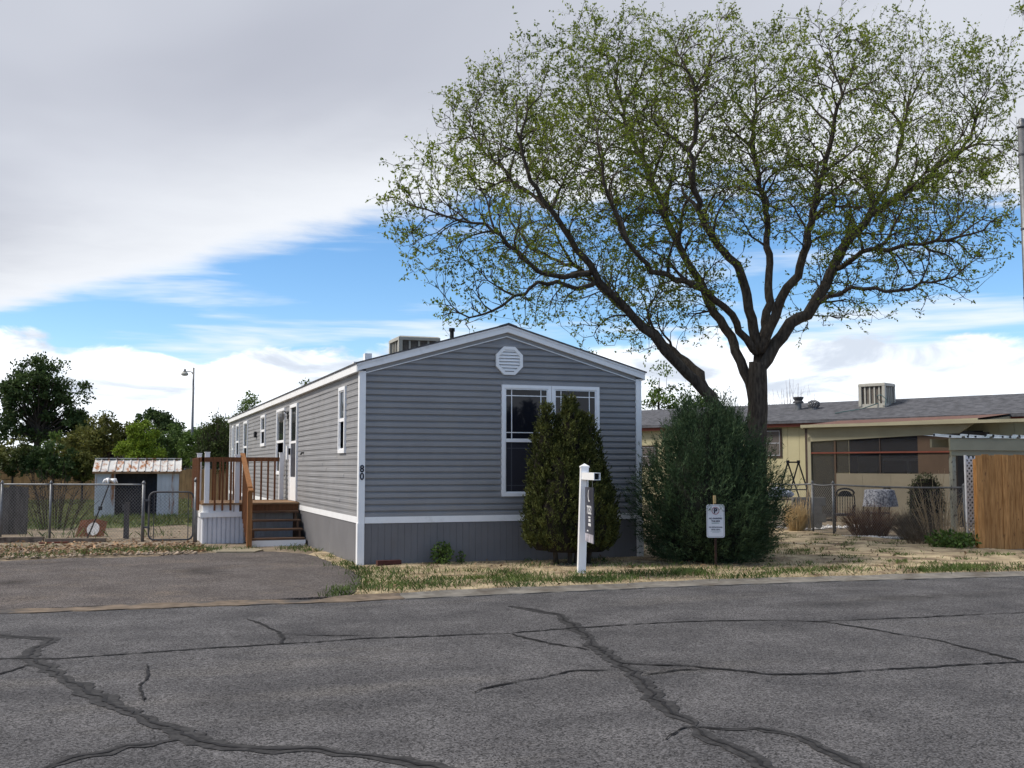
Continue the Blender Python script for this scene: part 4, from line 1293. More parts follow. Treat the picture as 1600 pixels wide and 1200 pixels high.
blades('green_grass', 'green grass tufts growing along the kerb and lawn', C, .085, .005, M_grass, rs, .9)
n = 70000
S = np.stack([rs.uniform(-1, 11.5, n), rs.uniform(-4, 5.5, n)], 1)
S = S[lawn_ok(S[:, 0], S[:, 1])]
S = S[(wob(S[:, 0], S[:, 1], 1.1, 3) + rs.normal(size=len(S)) * .5) > -.15]
C = np.concatenate([S, np.full((len(S), 1), .025)], 1)
blades('dry_grass', 'dry straw stubble covering the front lawn', C, .05, .0035, M_straw, rs, 2.6)

# dead leaves and weeds scattered over the lawn
n = 900
S = np.stack([rs.uniform(-.8, 11.5, n), rs.uniform(-3.9, 4.5, n)], 1)
S = S[lawn_ok(S[:, 0], S[:, 1])]
n = len(S)
LV, LF = leaf_quads(np.concatenate([S, np.full((n, 1), .06)], 1), rs.normal(size=(n, 3)) * np.array([1, 1, .3]), rs.uniform(.03, .09, n), rs.uniform(.02, .05, n), rs)
LV[:, 2] = np.abs(LV[:, 2] - .06) + .05
tag(link('leaf_litter', raw_mesh('leaf_litter', LV, LF, mat('brown litter', (.17, .11, .06), rough=.9, var=.3, island=.6))), 'brown leaf litter scattered over the front lawn', 'leaves', None, 'stuff')
# ------------------------------------------------------------------ yellow neighbour home
M_yel = mat('yellow panel paint', (.48, .44, .27), rough=.75, var=.06, scale=1.2, patch=((.40, .36, .21), 3, .55, .85, (1, 1, .3)))
M_cream = mat('cream board', (.34, .315, .215), rough=.75, var=.08, scale=2, patch=((.32, .29, .2), 4, .55, .85, None))
M_maroon = mat('maroon fascia', (.17, .045, .028), rough=.6, var=.12)
M_dkbrown = mat('dark brown trim', (.055, .038, .030), rough=.6, var=.15)
M_tanpan = mat('brown hardboard', (.085, .056, .037), rough=.8, var=.1, scale=2)
M_beige = mat('beige low wall', (.21, .185, .135), rough=.85, var=.08, scale=1.5, patch=((.16, .14, .10), 3, .55, .8, None))
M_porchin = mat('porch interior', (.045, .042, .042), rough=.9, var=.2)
def screen_mat():
    m = bpy.data.materials.new('insect screen')
    m.use_nodes = True
    N, Lk = m.node_tree.nodes, m.node_tree.links
    b = N['Principled BSDF']
    b.inputs['Base Color'].default_value = (.02, .021, .026, 1)
    b.inputs['Roughness'].default_value = .8
    t = N.new('ShaderNodeBsdfTransparent')
    x = N.new('ShaderNodeMixShader')
    x.inputs[0].default_value = .5
    Lk.new(t.outputs[0], x.inputs[1])
    Lk.new(b.outputs[0], x.inputs[2])
    Lk.new(x.outputs[0], N['Material Output'].inputs['Surface'])
    return m
M_mesh = screen_mat()
NZ = R(-63.4)
nh = thing('yellow_home', 'pale yellow home with grey shingle roof, maroon fascia and screened porch', 'house', (16.79, 10.89, 0), NZ)
MB().box(-10, 9.5, .03, 4.7, 0, 2.86).build('wall', M_yel, nh)
pnl = MB().box(0, .392, -.004, .03, .25, 2.8).mesh('wall_panel', M_yel)
for i in range(48):
    link('wall_panel', pnl, nh, (-9.9 + i * .4, 0, 0))
MB().box(-10, 9.5, -.02, .03, 0, .25).build('skirting', M_beige, nh)
MB().box(-10.1, 9.6, -.22, .0, 2.80, 2.835).build('soffit', M_dkbrown, nh)
MB().box(-10.1, 9.6, -.25, -.222, 2.80, 2.99).build('fascia', M_maroon, nh)
def nrow(x0, x1, y, dy, k):
    z = 3.0 + (y + .3) * (.69 / 2.7)
    return z
# shingle courses: real steps up the slope
nc = 14
for k in range(nc):
    ya = -.32 + k * (2.72 / nc)
    yb = ya + 2.72 / nc + .03
    za, zb = 2.985 + (ya + .3) * .2556, 2.985 + (yb + .3) * .2556
    MB().add([(-10.2, ya, za + .014), (9.7, ya, za + .014), (9.7, yb, zb + .004), (-10.2, yb, zb + .004), (-10.2, ya, za - .006), (9.7, ya, za - .006)], [(0, 1, 2, 3), (4, 5, 1, 0)]).build('shingle_course', M_nshingle, nh)
MB().prism([(-.32, 2.97), (2.4, 3.665), (5.1, 2.97), (5.1, 2.90), (-.32, 2.90)], lambda u, v, d: (d, u, v), -10.15, 9.65).build('roof', M_nshingle, nh)
def nwin(x0, x1, z0, z1):
    w = thing('window', None, None); w.parent = nh
    f = MB()
    t = .06
    for a, b, c, d in ((x0, x1, z0, z0 + t), (x0, x1, z1 - t, z1), (x0, x0 + t, z0 + t, z1 - t), (x1 - t, x1, z0 + t, z1 - t)):
        f.box(a, b, -.035, .0, c, d)
    f.build('window_frame', M_dkbrown, w)
    g_ = MB()
    t2 = .025
    a0, a1, c0, c1 = x0 + t, x1 - t, z0 + t, z1 - t
    for a, b, c, d in ((a0, a1, c0, c0 + t2), (a0, a1, c1 - t2, c1), (a0, a0 + t2, c0 + t2, c1 - t2), (a1 - t2, a1, c0 + t2, c1 - t2), (a0 + t2, a1 - t2, (c0 + c1) / 2 - .015, (c0 + c1) / 2 + .015)):
        g_.box(a, b, -.025, .0, c, d)
    g_.build('sash', mat('aluminium sash', (.4, .41, .43), rough=.4, var=.05, metal=.4), w)
    MB().box(a0 + t2, a1 - t2, -.012, -.006, c0 + t2, c1 - t2).build('pane', glass_dark('curtained glass', (.13, .115, .105), .1), w)
nwin(-2.42, -1.70, 1.85, 2.76)
nwin(-7.2, -6.5, 1.55, 2.30)
MB().box(-.86, -.76, -.09, -.01, .1, 2.8).build('downspout', M_dkbrown, nh)
# roof vents
MB().tube([(-1.82, 1.3, 3.3), (-1.82, 1.3, 3.62)], .10, 12).build('flue_pipe', M_galv, nh)
MB().tube([(-1.82, 1.3, 3.62), (-1.82, 1.3, 3.66), (-1.82, 1.3, 3.70), (-1.82, 1.3, 3.78), (-1.82, 1.3, 3.82)], [.17, .17, .12, .17, .17], 12).build('flue_cap', M_dsteel, nh)
tv = MB()
for i in range(14):
    a = 2 * math.pi * i / 14
    tv.tube([(-1.28 + .06 * math.cos(a), 1.3 + .06 * math.sin(a), 3.68), (-1.28 + .17 * math.cos(a + .25), 1.3 + .17 * math.sin(a + .25), 3.62), (-1.28 + .18 * math.cos(a + .45), 1.3 + .18 * math.sin(a + .45), 3.54), (-1.28 + .12 * math.cos(a + .6), 1.3 + .12 * math.sin(a + .6), 3.46)], .022, 4)
tv.build('turbine_vent', M_galv, nh)
MB().tube([(-1.28, 1.3, 3.3), (-1.28, 1.3, 3.48)], .12, 12).build('turbine_neck', M_galv, nh)
# screened porch
PY0 = -2.4
MB().prism([(PY0 - .15, 2.66), (-.1, 2.86), (-.1, 2.93), (PY0 - .15, 2.72)], lambda u, v, d: (d, u, v), .40, 5.3).build('porch_roof', M_cream, nh)
MB().add([(.38, PY0 - .17, 2.725), (5.32, PY0 - .17, 2.79), (5.32, -.2, 2.99), (.38, -.2, 2.945)], [(0, 1, 2, 3)]).build('porch_roofing', mat('rolled roofing', (.16, .085, .065), rough=.9, var=.2), nh)
MB().prism([(.40, 2.64), (5.3, 2.70), (5.3, 2.79), (.40, 2.72)], lambda u, v, d: (u, d, v), PY0 - .19, PY0 - .155).build('porch_fascia', M_cream, nh)
MB().prism([(.50, 2.27), (4.75, 2.42), (5.2, 2.70), (.50, 2.64)], lambda u, v, d: (u, d, v), PY0 - .05, PY0 + .02).build('porch_beam', M_cream, nh)
MB().box(.42, 9.0, PY0 - .30, PY0 - .20, 2.66, 2.74).build('gutter', M_cream, nh)
for x in (.54, 4.62):
    MB().box(x - .05, x + .05, PY0 - .05, PY0 + .05, 0, 2.4).build('porch_post', M_cream if x < 1 else M_dkbrown, nh)
MB().box(.49, .59, -1.0, -.9, 0, 2.6).build('porch_post', M_cream, nh)
MB().box(1.29, 1.34, PY0 - .03, PY0 + .03, 0, 2.35).build('mullion', M_tanpan, nh)
MB().box(2.60, 2.63, PY0 - .02, PY0 + .02, 1.38, 2.36).build('mullion', M_dkbrown, nh)
MB().box(1.34, 4.57, PY0 - .03, PY0 + .03, 0, 1.38).build('low_wall', M_beige, nh)
for x in (2.1, 2.9, 3.7):
    MB().box(x - .006, x + .006, PY0 - .034, PY0 - .03, .02, 1.37).build('batten', M_beige, nh)
MB().box(.60, 1.29, PY0 - .004, PY0 + .004, .12, 2.30).build('screen', M_mesh, nh)
MB().box(1.34, 3.66, PY0 - .004, PY0 + .004, 1.40, 2.37).build('screen', M_mesh, nh)
MB().box(.535, .545, PY0 + .06, -.05, .12, 2.5).build('screen', M_mesh, nh)
MB().box(3.66, 4.57, PY0 - .02, PY0 + .01, 1.38, 2.41).build('board_panel', M_tanpan, nh)
MB().box(.60, 4.57, PY0 - .055, PY0 - .03, 1.93, 1.97).build('cross_rail', M_maroon, nh)
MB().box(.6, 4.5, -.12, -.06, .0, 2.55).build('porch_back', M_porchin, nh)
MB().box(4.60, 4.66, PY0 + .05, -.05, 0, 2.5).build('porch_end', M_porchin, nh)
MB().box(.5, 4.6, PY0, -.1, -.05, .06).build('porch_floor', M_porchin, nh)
ifr = thing('inner_window', None, None); ifr.parent = nh
for a, b, c, d in ((1.75, 3.55, 1.72, 1.80), (1.75, 3.55, .9, .97), (1.75, 1.83, .97, 1.72), (2.62, 2.70, .97, 1.72), (3.47, 3.55, .97, 1.72)):
    MB().box(a, b, -.75, -.70, c, d).build('inner_frame', M_white, ifr)
MB().box(1.40, 2.0, -1.25, -.9, 1.0, 1.86).build('cabinet', M_cream, nh)
cooler('tall tan evaporative cooler on the yellow home roof', 18.47, 10.89, 3.42, .76, .66, .70, NZ, 5)
hose = MB().tube([(.95, 1.15, 3.62), (1.0, 1.0, 3.72), (1.15, .9, 3.74), (1.3, .95, 3.6), (1.28, .9, 3.42)], .014, 5)
hose.tube([(.95, 1.15, 3.5), (.6, .8, 3.33), (.1, .5, 3.24), (-.1, .4, 3.20)], .016, 5)
hose.build('water_line', mat('teal hose', (.08, .14, .14), var=.2), nh)

# ------------------------------------------------------------------ carport canopy, lattice, cedar fence
cp = thing('carport_canopy', 'low cream carport canopy with ribbed metal roof behind cedar fence', 'carport', (11.83, .4, 0))
MB().box(0, 6.2, -.02, .02, 1.885, 2.12).build('fascia', M_cream, cp)
MB().box(.07, 6.2, .03, .08, 1.78, 1.88).build('beam', M_cream, cp)
for x in (.19, 3.0, 6.0):
    MB().box(x - .045, x + .045, .10, .19, 0, 1.78).build('post', mat('flaking post', (.45, .43, .33), rough=.8, scale=7, var=.1, patch=((.08, .07, .06), 12, .56, .62, (1, 1, .5))), cp)
MB().box(0.1, 6.2, .60, .66, 1.95, 2.12).build('beam', M_cream, cp)
M_corr = mat('ribbed white metal', (.56, .60, .62), rough=.45, var=.1, scale=2, patch=((.25, .36, .37), 3, .5, .72, None))
for i in range(9):
    x = .0 + i * .69
    MB().add([(x, -.06, 2.128), (x + .25, -.06, 2.128), (x + .27, -.06, 2.165), (x + .33, -.06, 2.165), (x + .35, -.06, 2.128), (x + .69, -.06, 2.13),
              (x, .75, 2.20), (x + .25, .75, 2.20), (x + .27, .75, 2.235), (x + .33, .75, 2.235), (x + .35, .75, 2.20), (x + .69, .75, 2.202)],
             [(j, j + 1, j + 7, j + 6) for j in range(5)]).build('roof_sheet', M_corr, cp)
for i in range(28):
    for j, yy in enumerate((.05, .5, 2.0)):
        MB().box(.07 + i * .22, .095 + i * .22, yy + (.03 if i % 2 else 0), yy + .03 + (.03 if i % 2 else 0), 2.13 + yy * .09, 2.175 + yy * .09).build('screw', M_black, cp) if j < 2 else None
lt = thing('lattice_panel', 'white diagonal lattice panel beside the cedar fence', 'lattice', (11.60, -.28, 0))
for sgn in (1, -1):
    m_ = MB()
    W_, H_ = .60, 1.55
    for i in range(-22, 30):
        # clip the slanted slat to the panel
        c0 = i * .10
        pts = []
        for zz in (0.0, H_):
            pts.append((c0 + sgn * zz if sgn > 0 else c0 + H_ - zz, zz))
        (xa, za), (xb, zb) = pts
        def at(xq):
            return za + (zb - za) * (xq - xa) / (xb - xa)
        lo, hi = min(xa, xb), max(xa, xb)
        l, h_ = max(lo, 0), min(hi, W_)
        if h_ - l < .04:
            continue
        m_.bar((l, .004 * sgn, at(l) + .2), (h_, .004 * sgn, at(h_) + .2), .006, .030, (0, 0, 1)) if False else m_.bar((l, .004 * sgn, at(l) + .2), (h_, .004 * sgn, at(h_) + .2), .030, .006, (0, 1, 0))
    tag(m_.build('lattice_slats', M_white, lt), kind='stuff')
MB().box(-.03, .0, -.02, .02, .15, 1.78).build('lattice_edge', M_white, lt)
M_cedar = mat('cedar picket', (.45, .20, .058), rough=.8, var=.3, scale=3.2, stretch=(7, 7, .8), piece=.14, col2=(.56, .285, .10), patch=((.15, .065, .025), 5, .62, .72, (3, 3, 1.2)))
cf = thing('cedar_fence', 'orange-brown cedar board fence at the right edge of the lawn', 'fence', (11.40, -.75, 0))
pk = MB().box(.003, .147, -.01, .01, .02, 1.78).mesh('picket', M_cedar)
for i in range(34):
    o = link('picket', pk, cf, (i * .15, random.uniform(-.004, .004), random.uniform(-.02, .012)))
    o.rotation_euler = (0, random.uniform(-.004, .004), 0)
for z in (.4, 1.5):
    MB().box(0, 5.1, .012, .05, z, z + .09).build('rail', M_cedar, cf)
for x in (.1, 2.5, 4.9):
    MB().box(x - .045, x + .045, .052, .14, 0, 1.7).build('post', M_cedar, cf)

# ------------------------------------------------------------------ chain-link fences
M_wire = mat('fence wire', (.20, .20, .205), rough=.5, var=.15, metal=.5)
def chain_mesh(a, b, z0, z1, parent, cell=.072, r=.0022, clip=None):
    a, b = Vector(a), Vector(b)
    L = (b - a).length
    d = (b - a) / L
    H = z1 - z0
    V, Fq = [], []
    nrm = Vector((-d.y, d.x, 0))
    segs = []
    i = -int(H / cell) - 1
    while i * cell < L:
        c0 = i * cell
        for sg_ in (1, -1):
            if sg_ > 0:
                t0, t1 = max(0, -c0), min(H, L - c0)
                if t1 > t0 + .01:
                    segs.append((c0 + t0, z0 + t0, c0 + t1, z0 + t1, 1))
            else:
                t0, t1 = max(0, -c0), min(H, L - c0)
                if t1 > t0 + .01:
                    segs.append((c0 + t0, z1 - t0, c0 + t1, z1 - t1, -1))
        i += 1
    for (u0, w0, u1, w1, sg_) in segs:
        p, q = a + d * u0, a + d * u1
        p = Vector((p.x, p.y, w0)) + nrm * .003 * sg_
        q = Vector((q.x, q.y, w1)) + nrm * .003 * sg_
        e = (q - p).normalized()
        s1 = nrm * r
        s2 = e.cross(nrm).normalized() * r
        b0 = len(V)
        for c in (p, q):
            for k in range(3):
                an = 2 * math.pi * k / 3
                V.append(c + s1 * math.cos(an) + s2 * math.sin(an))
        for k in range(3):
            Fq.append((b0 + k, b0 + (k + 1) % 3, b0 + 3 + (k + 1) % 3, b0 + 3 + k))
    o = link('chain_link', raw_mesh('chain_link', [tuple(v) for v in V], Fq, M_wire), parent)
    return tag(o, kind='stuff')
def chain_fence(name, label, pts, h, rail=True, post_r=.025, sag=0.0, group='chain-link fences'):
    t = thing(name, label, 'fence', (0, 0, 0), 0, group)
    for i, p in enumerate(pts):
        r = post_r if 0 < i < len(pts) - 1 else post_r * 1.3
        MB().tube([(p[0], p[1], -.05), (p[0], p[1], h + .02)], r, 8).build('post', M_galv, t, smooth=True)
        MB().tube([(p[0], p[1], h + .02), (p[0], p[1], h + .035), (p[0], p[1], h + .07), (p[0], p[1], h + .085)], [r * 1.25, r * 1.3, r * .7, r * .15], 8).build('post_cap', M_galv, t, smooth=True)
    for i, (a, b) in enumerate(zip(pts, pts[1:])):
        A_, B_ = Vector((*a, h)), Vector((*b, h))
        n_ = 8
        MB().tube([A_.lerp(B_, k / n_) - Vector((0, 0, sag * 4 * (k / n_) * (1 - k / n_))) for k in range(n_ + 1)], .021, 6).build('top_rail', M_galv, t, smooth=True)
        chain_mesh((*a, 0), (*b, 0), .03, h - .01, t)
    return t
chain_fence('chain_link_fence', 'sagging chain-link fence along the right side of the lawn', [(11.72, 10.5), (11.74, 7.3), (11.62, 4.64), (11.63, 3.88), (11.86, .07)], 1.16, sag=.03)

# ------------------------------------------------------------------ things in the neighbour's yard
fr = thing('swing_stand', 'black A-frame swing stand against the yellow home', 'stand', (13.1, 7.55, 0), R(-20))
for x in (-.14, .14):
    for s in (-1, 1):
        MB().tube([(x, 0, 1.68), (x + s * .36, -.05 * s, .45), (x + s * .40, -.06 * s, 0)], .02, 6).build('leg', M_black, fr)
    MB().box(x - .035, x + .035, -.035, .035, 1.65, 1.73).build('knuckle', M_black, fr)
MB().tube([(-.14, 0, 1.68), (.14, 0, 1.68)], .022, 6).build('top_bar', M_black, fr)
MB().box(-.35, .35, -.02, .02, .95, .98).build('brace', M_black, fr)
def patio_chair(x, y, rz, label):
    t = thing('patio_chair', label, 'chair', (x, y, 0), rz, 'patio chairs')
    MB().box(-.25, .25, -.25, .22, .40, .45).build('seat', M_dsteel, t)
    for sx in (-1, 1):
        MB().tube([(sx * .23, -.23, 0), (sx * .23, -.22, .42), (sx * .25, -.2, .64), (sx * .25, .1, .66), (sx * .24, .22, .64)], .014, 6).build('arm', M_black, t)
        MB().tube([(sx * .23, .25, 0), (sx * .22, .2, .42), (sx * .22, .27, .8), (sx * .18, .3, .98)], .014, 6).build('leg', M_black, t)
    pts = [(-.20, .26), (-.19, .3)]
    bk_ = MB()
    for i in range(7):
        u = -.17 + i * .057
        bk_.tube([(u, .23, .45), (u, .29, .93)], .008, 5)
    bk_.build('back_spindles', M_black, t)
    MB().tube([(.18 * math.cos(R(a)) * 1.15, .3, .93 + .12 * math.sin(R(a))) for a in range(0, 181, 20)], .022, 6).build('backrest', M_black, t)
    MB().prism([(.17 * math.cos(R(a)), .86 + .14 * math.sin(R(a))) for a in range(0, 181, 20)], lambda u, v, d: (u, d, v), .285, .30).build('back_panel', M_black, t)
    return t
patio_chair(12.75, 5.0, R(150), 'black patio chair left of the cloth covered table')
patio_chair(14.0, 5.4, R(200), 'black patio chair behind the cloth covered table')
pt = thing('patio_table', 'small patio table under a speckled white cloth', 'table', (13.55, 4.7, 0))
M_cloth = mat('speckled cloth', (.27, .28, .31), rough=.9, var=.1, scale=3, patch=((.06, .065, .09), 22, .46, .56, None))
nseg = 28
V = [(0, 0, 1.02)]
Fc = []
for j, (r_, z_) in enumerate(((.30, 1.02), (.34, 1.0), (.37, .80), (.40, .62))):
    for i in range(nseg):
        a = 2 * math.pi * i / nseg
        q = r_ * (1 + (.06 * math.sin(7 * a) if j > 1 else 0))
        V.append((q * math.cos(a), q * math.sin(a), z_))
for i in range(nseg):
    Fc.append((0, 1 + i, 1 + (i + 1) % nseg))
    for j in range(3):
        b0 = 1 + j * nseg
        Fc.append((b0 + i, b0 + nseg + i, b0 + nseg + (i + 1) % nseg, b0 + (i + 1) % nseg))
MB().add(V, Fc).build('cloth', M_cloth, pt, smooth=True)
MB().tube([(0, 0, 0), (0, 0, 1.0)], .03, 8).build('pedestal', M_black, pt)
MB().tube([(0, 0, 0), (0, 0, .03), (0, 0, .06)], [.22, .2, .03], 12).build('foot', M_black, pt)
bl = thing('block_planter', 'grey block planter behind the chain-link fence', 'planter', (12.35, 6.0, 0), R(-20))
for k, z in enumerate((0, .205, .41, .615)):
    for i in range(2):
        MB().box(-.4 + i * .40 + (.1 if k % 2 else 0), -.005 + i * .40 + (.1 if k % 2 else 0), -.1, .1, z, z + .2).build('block', M_conc if False else mat('block grey', (.17, .165, .15), var=.15, scale=6, bump=.3), bl)
cu_ = thing('cushion_pile', 'pale blue cushions piled beside the swing stand', 'cushions', (12.55, 7.35, 0), R(-20))
M_cush = mat('cushion cloth', (.42, .46, .56), rough=.9, var=.2, scale=6)
for i, (x, z, s) in enumerate(((-.2, .83, .26), (.12, .85, .24), (-.05, .93, .22))):
    o = MB().tube([(x - s, 0, z), (x - s * .7, 0, z), (x, 0, z + .02), (x + s * .7, 0, z), (x + s, 0, z)], [.03, .085, .10, .085, .02], 8).build('cushion', M_cush, cu_, smooth=True)
MB().box(-.5, .45, -.2, .2, .70, .745).build('bench_top', M_dkbrown, cu_)
for x in (-.45, .4):
    MB().box(x - .03, x + .03, -.18, .18, 0, .70).build('bench_leg', M_dkbrown, cu_)
# plants beyond the fence
M_clip = mat('clipped shrub leaf', (.030, .040, .012), rough=.8, var=.3, scale=6, col2=(.06, .07, .025), island=.35)
cs = leafy('clipped_shrub', 'dark round-topped clipped shrub behind the chain-link fence', 'shrub', 13.80, 3.4, 1.42, .42, 6500, M_clip, 51, (.03, .06), 5)
rough_core([(.05, .25), (.5, .36), (1.0, .33), (1.28, .16)], 0, 0, M_thucore, 'inner_branches', cs, .1, 3, 14)
M_brush = mat('red-brown brush', (.115, .058, .038), rough=.9, var=.3, scale=4, col2=(.19, .11, .07))
M_brush2 = mat('grey-brown brush', (.11, .085, .06), rough=.9, var=.3, scale=4, col2=(.17, .14, .10))
M_stalk = mat('pale dry stalk', (.40, .29, .16), rough=.85, var=.25, scale=4, col2=(.50, .40, .26))
def brush(name, label, cat, x, y, h, r, n, m, seed, rad=.004, curve=.5, fork=3):
    rs = np.random.default_rng(seed)
    t = thing(name, label, cat, (x, y, 0))
    mb = MB()
    for i in range(n):
        a = rs.uniform(0, 6.283)
        q = r * rs.random() ** .5
        hh = h * rs.uniform(.55, 1.0) * (1 - .35 * (q / r) ** 2)
        b = Vector((q * .45 * math.cos(a), q * .45 * math.sin(a), -.02))
        c = Vector((q * .7 * math.cos(a) + rs.normal() * .03, q * .7 * math.sin(a) + rs.normal() * .03, hh * .55))
        e = Vector((q * math.cos(a) + rs.normal() * .06, q * math.sin(a) + rs.normal() * .06, hh))
        mb.tube([b, c, e], [rad, rad * .8, rad * .4], 3, cap=False)
        for k in range(fork):
            s_ = b.lerp(c, rs.uniform(.5, 1)) if k % 2 else c.lerp(e, rs.uniform(0, .6))
            d = Vector(rs.normal(size=3) * .6 + np.array([math.cos(a) * .4, math.sin(a) * .4, .8])).normalized()
            mb.tube([s_, s_ + d * hh * rs.uniform(.15, .32)], [rad * .6, rad * .3], 3, cap=False)
    tag(mb.build('stems', m, t, fix=False), kind='stuff')
    return t
brush('dry_brush', 'reddish-brown leafless brush behind the chain-link fence', 'brush', 12.15, 3.3, .85, .75, 420, M_brush, 61, .0045)
brush('dry_brush', 'grey-brown leafless brush left of the tall pale stalks', 'brush', 12.25, 1.9, .80, .70, 380, M_brush2, 62, .0045)
brush('bare_sapling', 'small bare twiggy shrub on the lawn before the fence', 'shrub', 11.2, .55, .55, .42, 70, M_brush2, 63, .006, fork=6)
brush('dry_reeds', 'tall golden dry reeds at the chain-link corner post', 'reeds', 11.42, 5.0, .95, .36, 210, mat('golden reed', (.44, .29, .12), rough=.8, var=.25, scale=4, col2=(.52, .40, .22)), 64, .006, fork=2)
brush('dry_stalks', 'tall pale dry stalks between fence and lattice panel', 'stalks', 12.15, 1.05, 1.65, .62, 46, M_stalk, 65, .009, fork=2)
brush('dry_stalks', 'thin pale dry stalks leaning on the cedar fence', 'stalks', 11.45, -.35, .95, .28, 22, M_stalk, 66, .007, fork=2)
brush('dry_stalk', 'single broken pale reed standing above the corner reeds', 'reed', 11.6, 4.75, 1.55, .1, 3, M_stalk, 67, .014, fork=1)
leafy('broadleaf_weeds', 'clump of green broadleaf weeds at the cedar fence corner', 'weeds', 11.15, -.35, .34, .48, 900, M_weed, 68, (.05, .11), 8)
# white stones on the ground beyond the fence
def stones(name, label, C, s, m, rs, cat='stones'):
    oct_v = np.array([(1, 0, 0), (0, 1, 0), (-1, 0, 0), (0, -1, 0), (0, 0, .7), (0, 0, -.5)], float)
    oct_f = np.array([(0, 1, 4), (1, 2, 4), (2, 3, 4), (3, 0, 4), (1, 0, 5), (2, 1, 5), (3, 2, 5), (0, 3, 5)])
    n = len(C)
    a = rs.uniform(0, 6.28, n)
    S = (np.asarray(s) * rs.uniform(.5, 1.5, n))[:, None, None] * (1 + rs.uniform(-.3, .3, (n, 6, 1)))
    Vv = oct_v[None] * S * np.stack([rs.uniform(.8, 1.5, n), np.ones(n), rs.uniform(.5, .9, n)], 1)[:, None]
    ca, sa = np.cos(a)[:, None], np.sin(a)[:, None]
    Vr = np.stack([Vv[..., 0] * ca - Vv[..., 1] * sa, Vv[..., 0] * sa + Vv[..., 1] * ca, Vv[..., 2]], -1) + C[:, None]
    Fq = (oct_f[None] + (np.arange(n) * 6)[:, None, None]).reshape(-1, 3)
    return tag(link(name, raw_mesh(name, Vr.reshape(-1, 3), Fq, m, k=3)), label, cat, None, 'stuff')
M_wst = mat('white stone', (.62, .61, .60), rough=.9, var=.2, scale=5, island=.2)
rs = np.random.default_rng(71)
n = 420
t = rs.random(n)
C = np.stack([11.2 + t * 1.5 + rs.normal(size=n) * .06, 3.0 - t * 1.35 + rs.normal(size=n) * .07, np.full(n, .05)], 1)
n = 260
C2 = np.stack([rs.uniform(12.0, 14.5, n), 6.2 + rs.normal(size=n) * .25, np.full(n, .05)], 1)
stones('white_stones', 'white stone edging on the ground along the fence', np.concatenate([C, C2]), .045, M_wst, rs)

# ------------------------------------------------------------------ metal pole at the right edge
up_ = thing('utility_pole', 'grey metal pole with boxes at the right edge', 'pole', (9.88, -3.61, 0))
MB().tube([(0, 0, -.1), (0, 0, 6.95)], .065, 12).build('shaft', M_galv, up_, smooth=True)
MB().tube([(0, 0, 6.95), (0, 0, 6.99), (0, 0, 7.0), (0, 0, 7.06), (0, 0, 7.10), (0, 0, 7.12)], [.075, .075, .04, .055, .04, .005], 12).build('finial', M_galv, up_, smooth=True)
MB().box(-.07, .16, -.16, -.066, 4.52, 4.80).build('meter_box', M_tan, up_)
MB().box(-.13, .25, -.18, -.066, 3.50, 3.68).build('bracket', M_galv, up_)
MB().tube([(-.05, -.07, 3.68), (-.06, -.10, 3.75), (-.05, -.07, 3.9)], .03, 8).build('conduit', M_galv, up_)
for z in (3.3, 4.2, 5.3, 6.5):
    MB().tube([(0, 0, z), (0, 0, z + .03)], .072, 12).build('strap', M_dsteel, up_)
# ------------------------------------------------------------------ left yard: fence, gate, shed
chain_fence('chain_link_fence', 'chain-link fence across the left yard before the shed', [(-9.2, 10.5), (-5.85, 8.62), (-4.86, 8.02), (-3.04, 6.98)], 1.19)
gt = thing('chain_link_gate', 'low chain-link gate with rounded frame beside the porch', 'gate', (-2.93, 6.85, 0), R(-9))
GL, GH = .88, 1.04
rnd = []
for cx, cz, a0 in ((GL - .12, GH - .12, 0), (.12, GH - .12, 90), (.12, .18, 180), (GL - .12, .18, 270)):
    for i in range(5):
        a = R(a0 + 90 * i / 4)
        rnd.append((cx + .12 * math.cos(a), 0, cz + .12 * math.sin(a)))
MB().tube(rnd + [rnd[0]], .019, 6).build('gate_frame', M_dsteel, gt, smooth=True)
for x in (.10, GL - .10):
    MB().tube([(x, 0, .08), (x, 0, GH - .03)], .009, 5).build('gate_bar', M_dsteel, gt)
for z in (.3, .85):
    MB().box(-.10, .02, -.03, .03, z, z + .04).build('hinge', M_dsteel, gt)
chain_mesh((.03, 0, 0), (GL - .03, 0, 0), .10, GH - .03, gt)
gp = thing('gate_post', 'steel gate post with cap touching the porch corner', 'post', (-2.03, 6.45, 0))
MB().tube([(0, 0, -.05), (0, 0, 1.26)], .04, 10).build('shaft', M_galv, gp, smooth=True)
MB().tube([(0, 0, 1.26), (0, 0, 1.29), (0, 0, 1.33), (0, 0, 1.35)], [.048, .05, .03, .005], 10).build('cap', M_galv, gp, smooth=True)
wp = thing('rotten_post', 'short weathered wooden post behind the chain-link fence', 'post', (-3.35, 8.1, 0))
MB().prism([(-.06, -.05), (.05, -.06), (.065, .05), (-.05, .06)], lambda u, v, d: (u * (1 - .25 * max(d, 0)), v * (1 - .25 * max(d, 0)), d), -.05, .80).build('shaft', mat('weathered post', (.08, .075, .075), rough=.95, var=.3, scale=6, stretch=(5, 5, 1)), wp)
MB().box(-.09, -.04, -.02, .02, .62, .75).build('bracket', M_dsteel, wp)

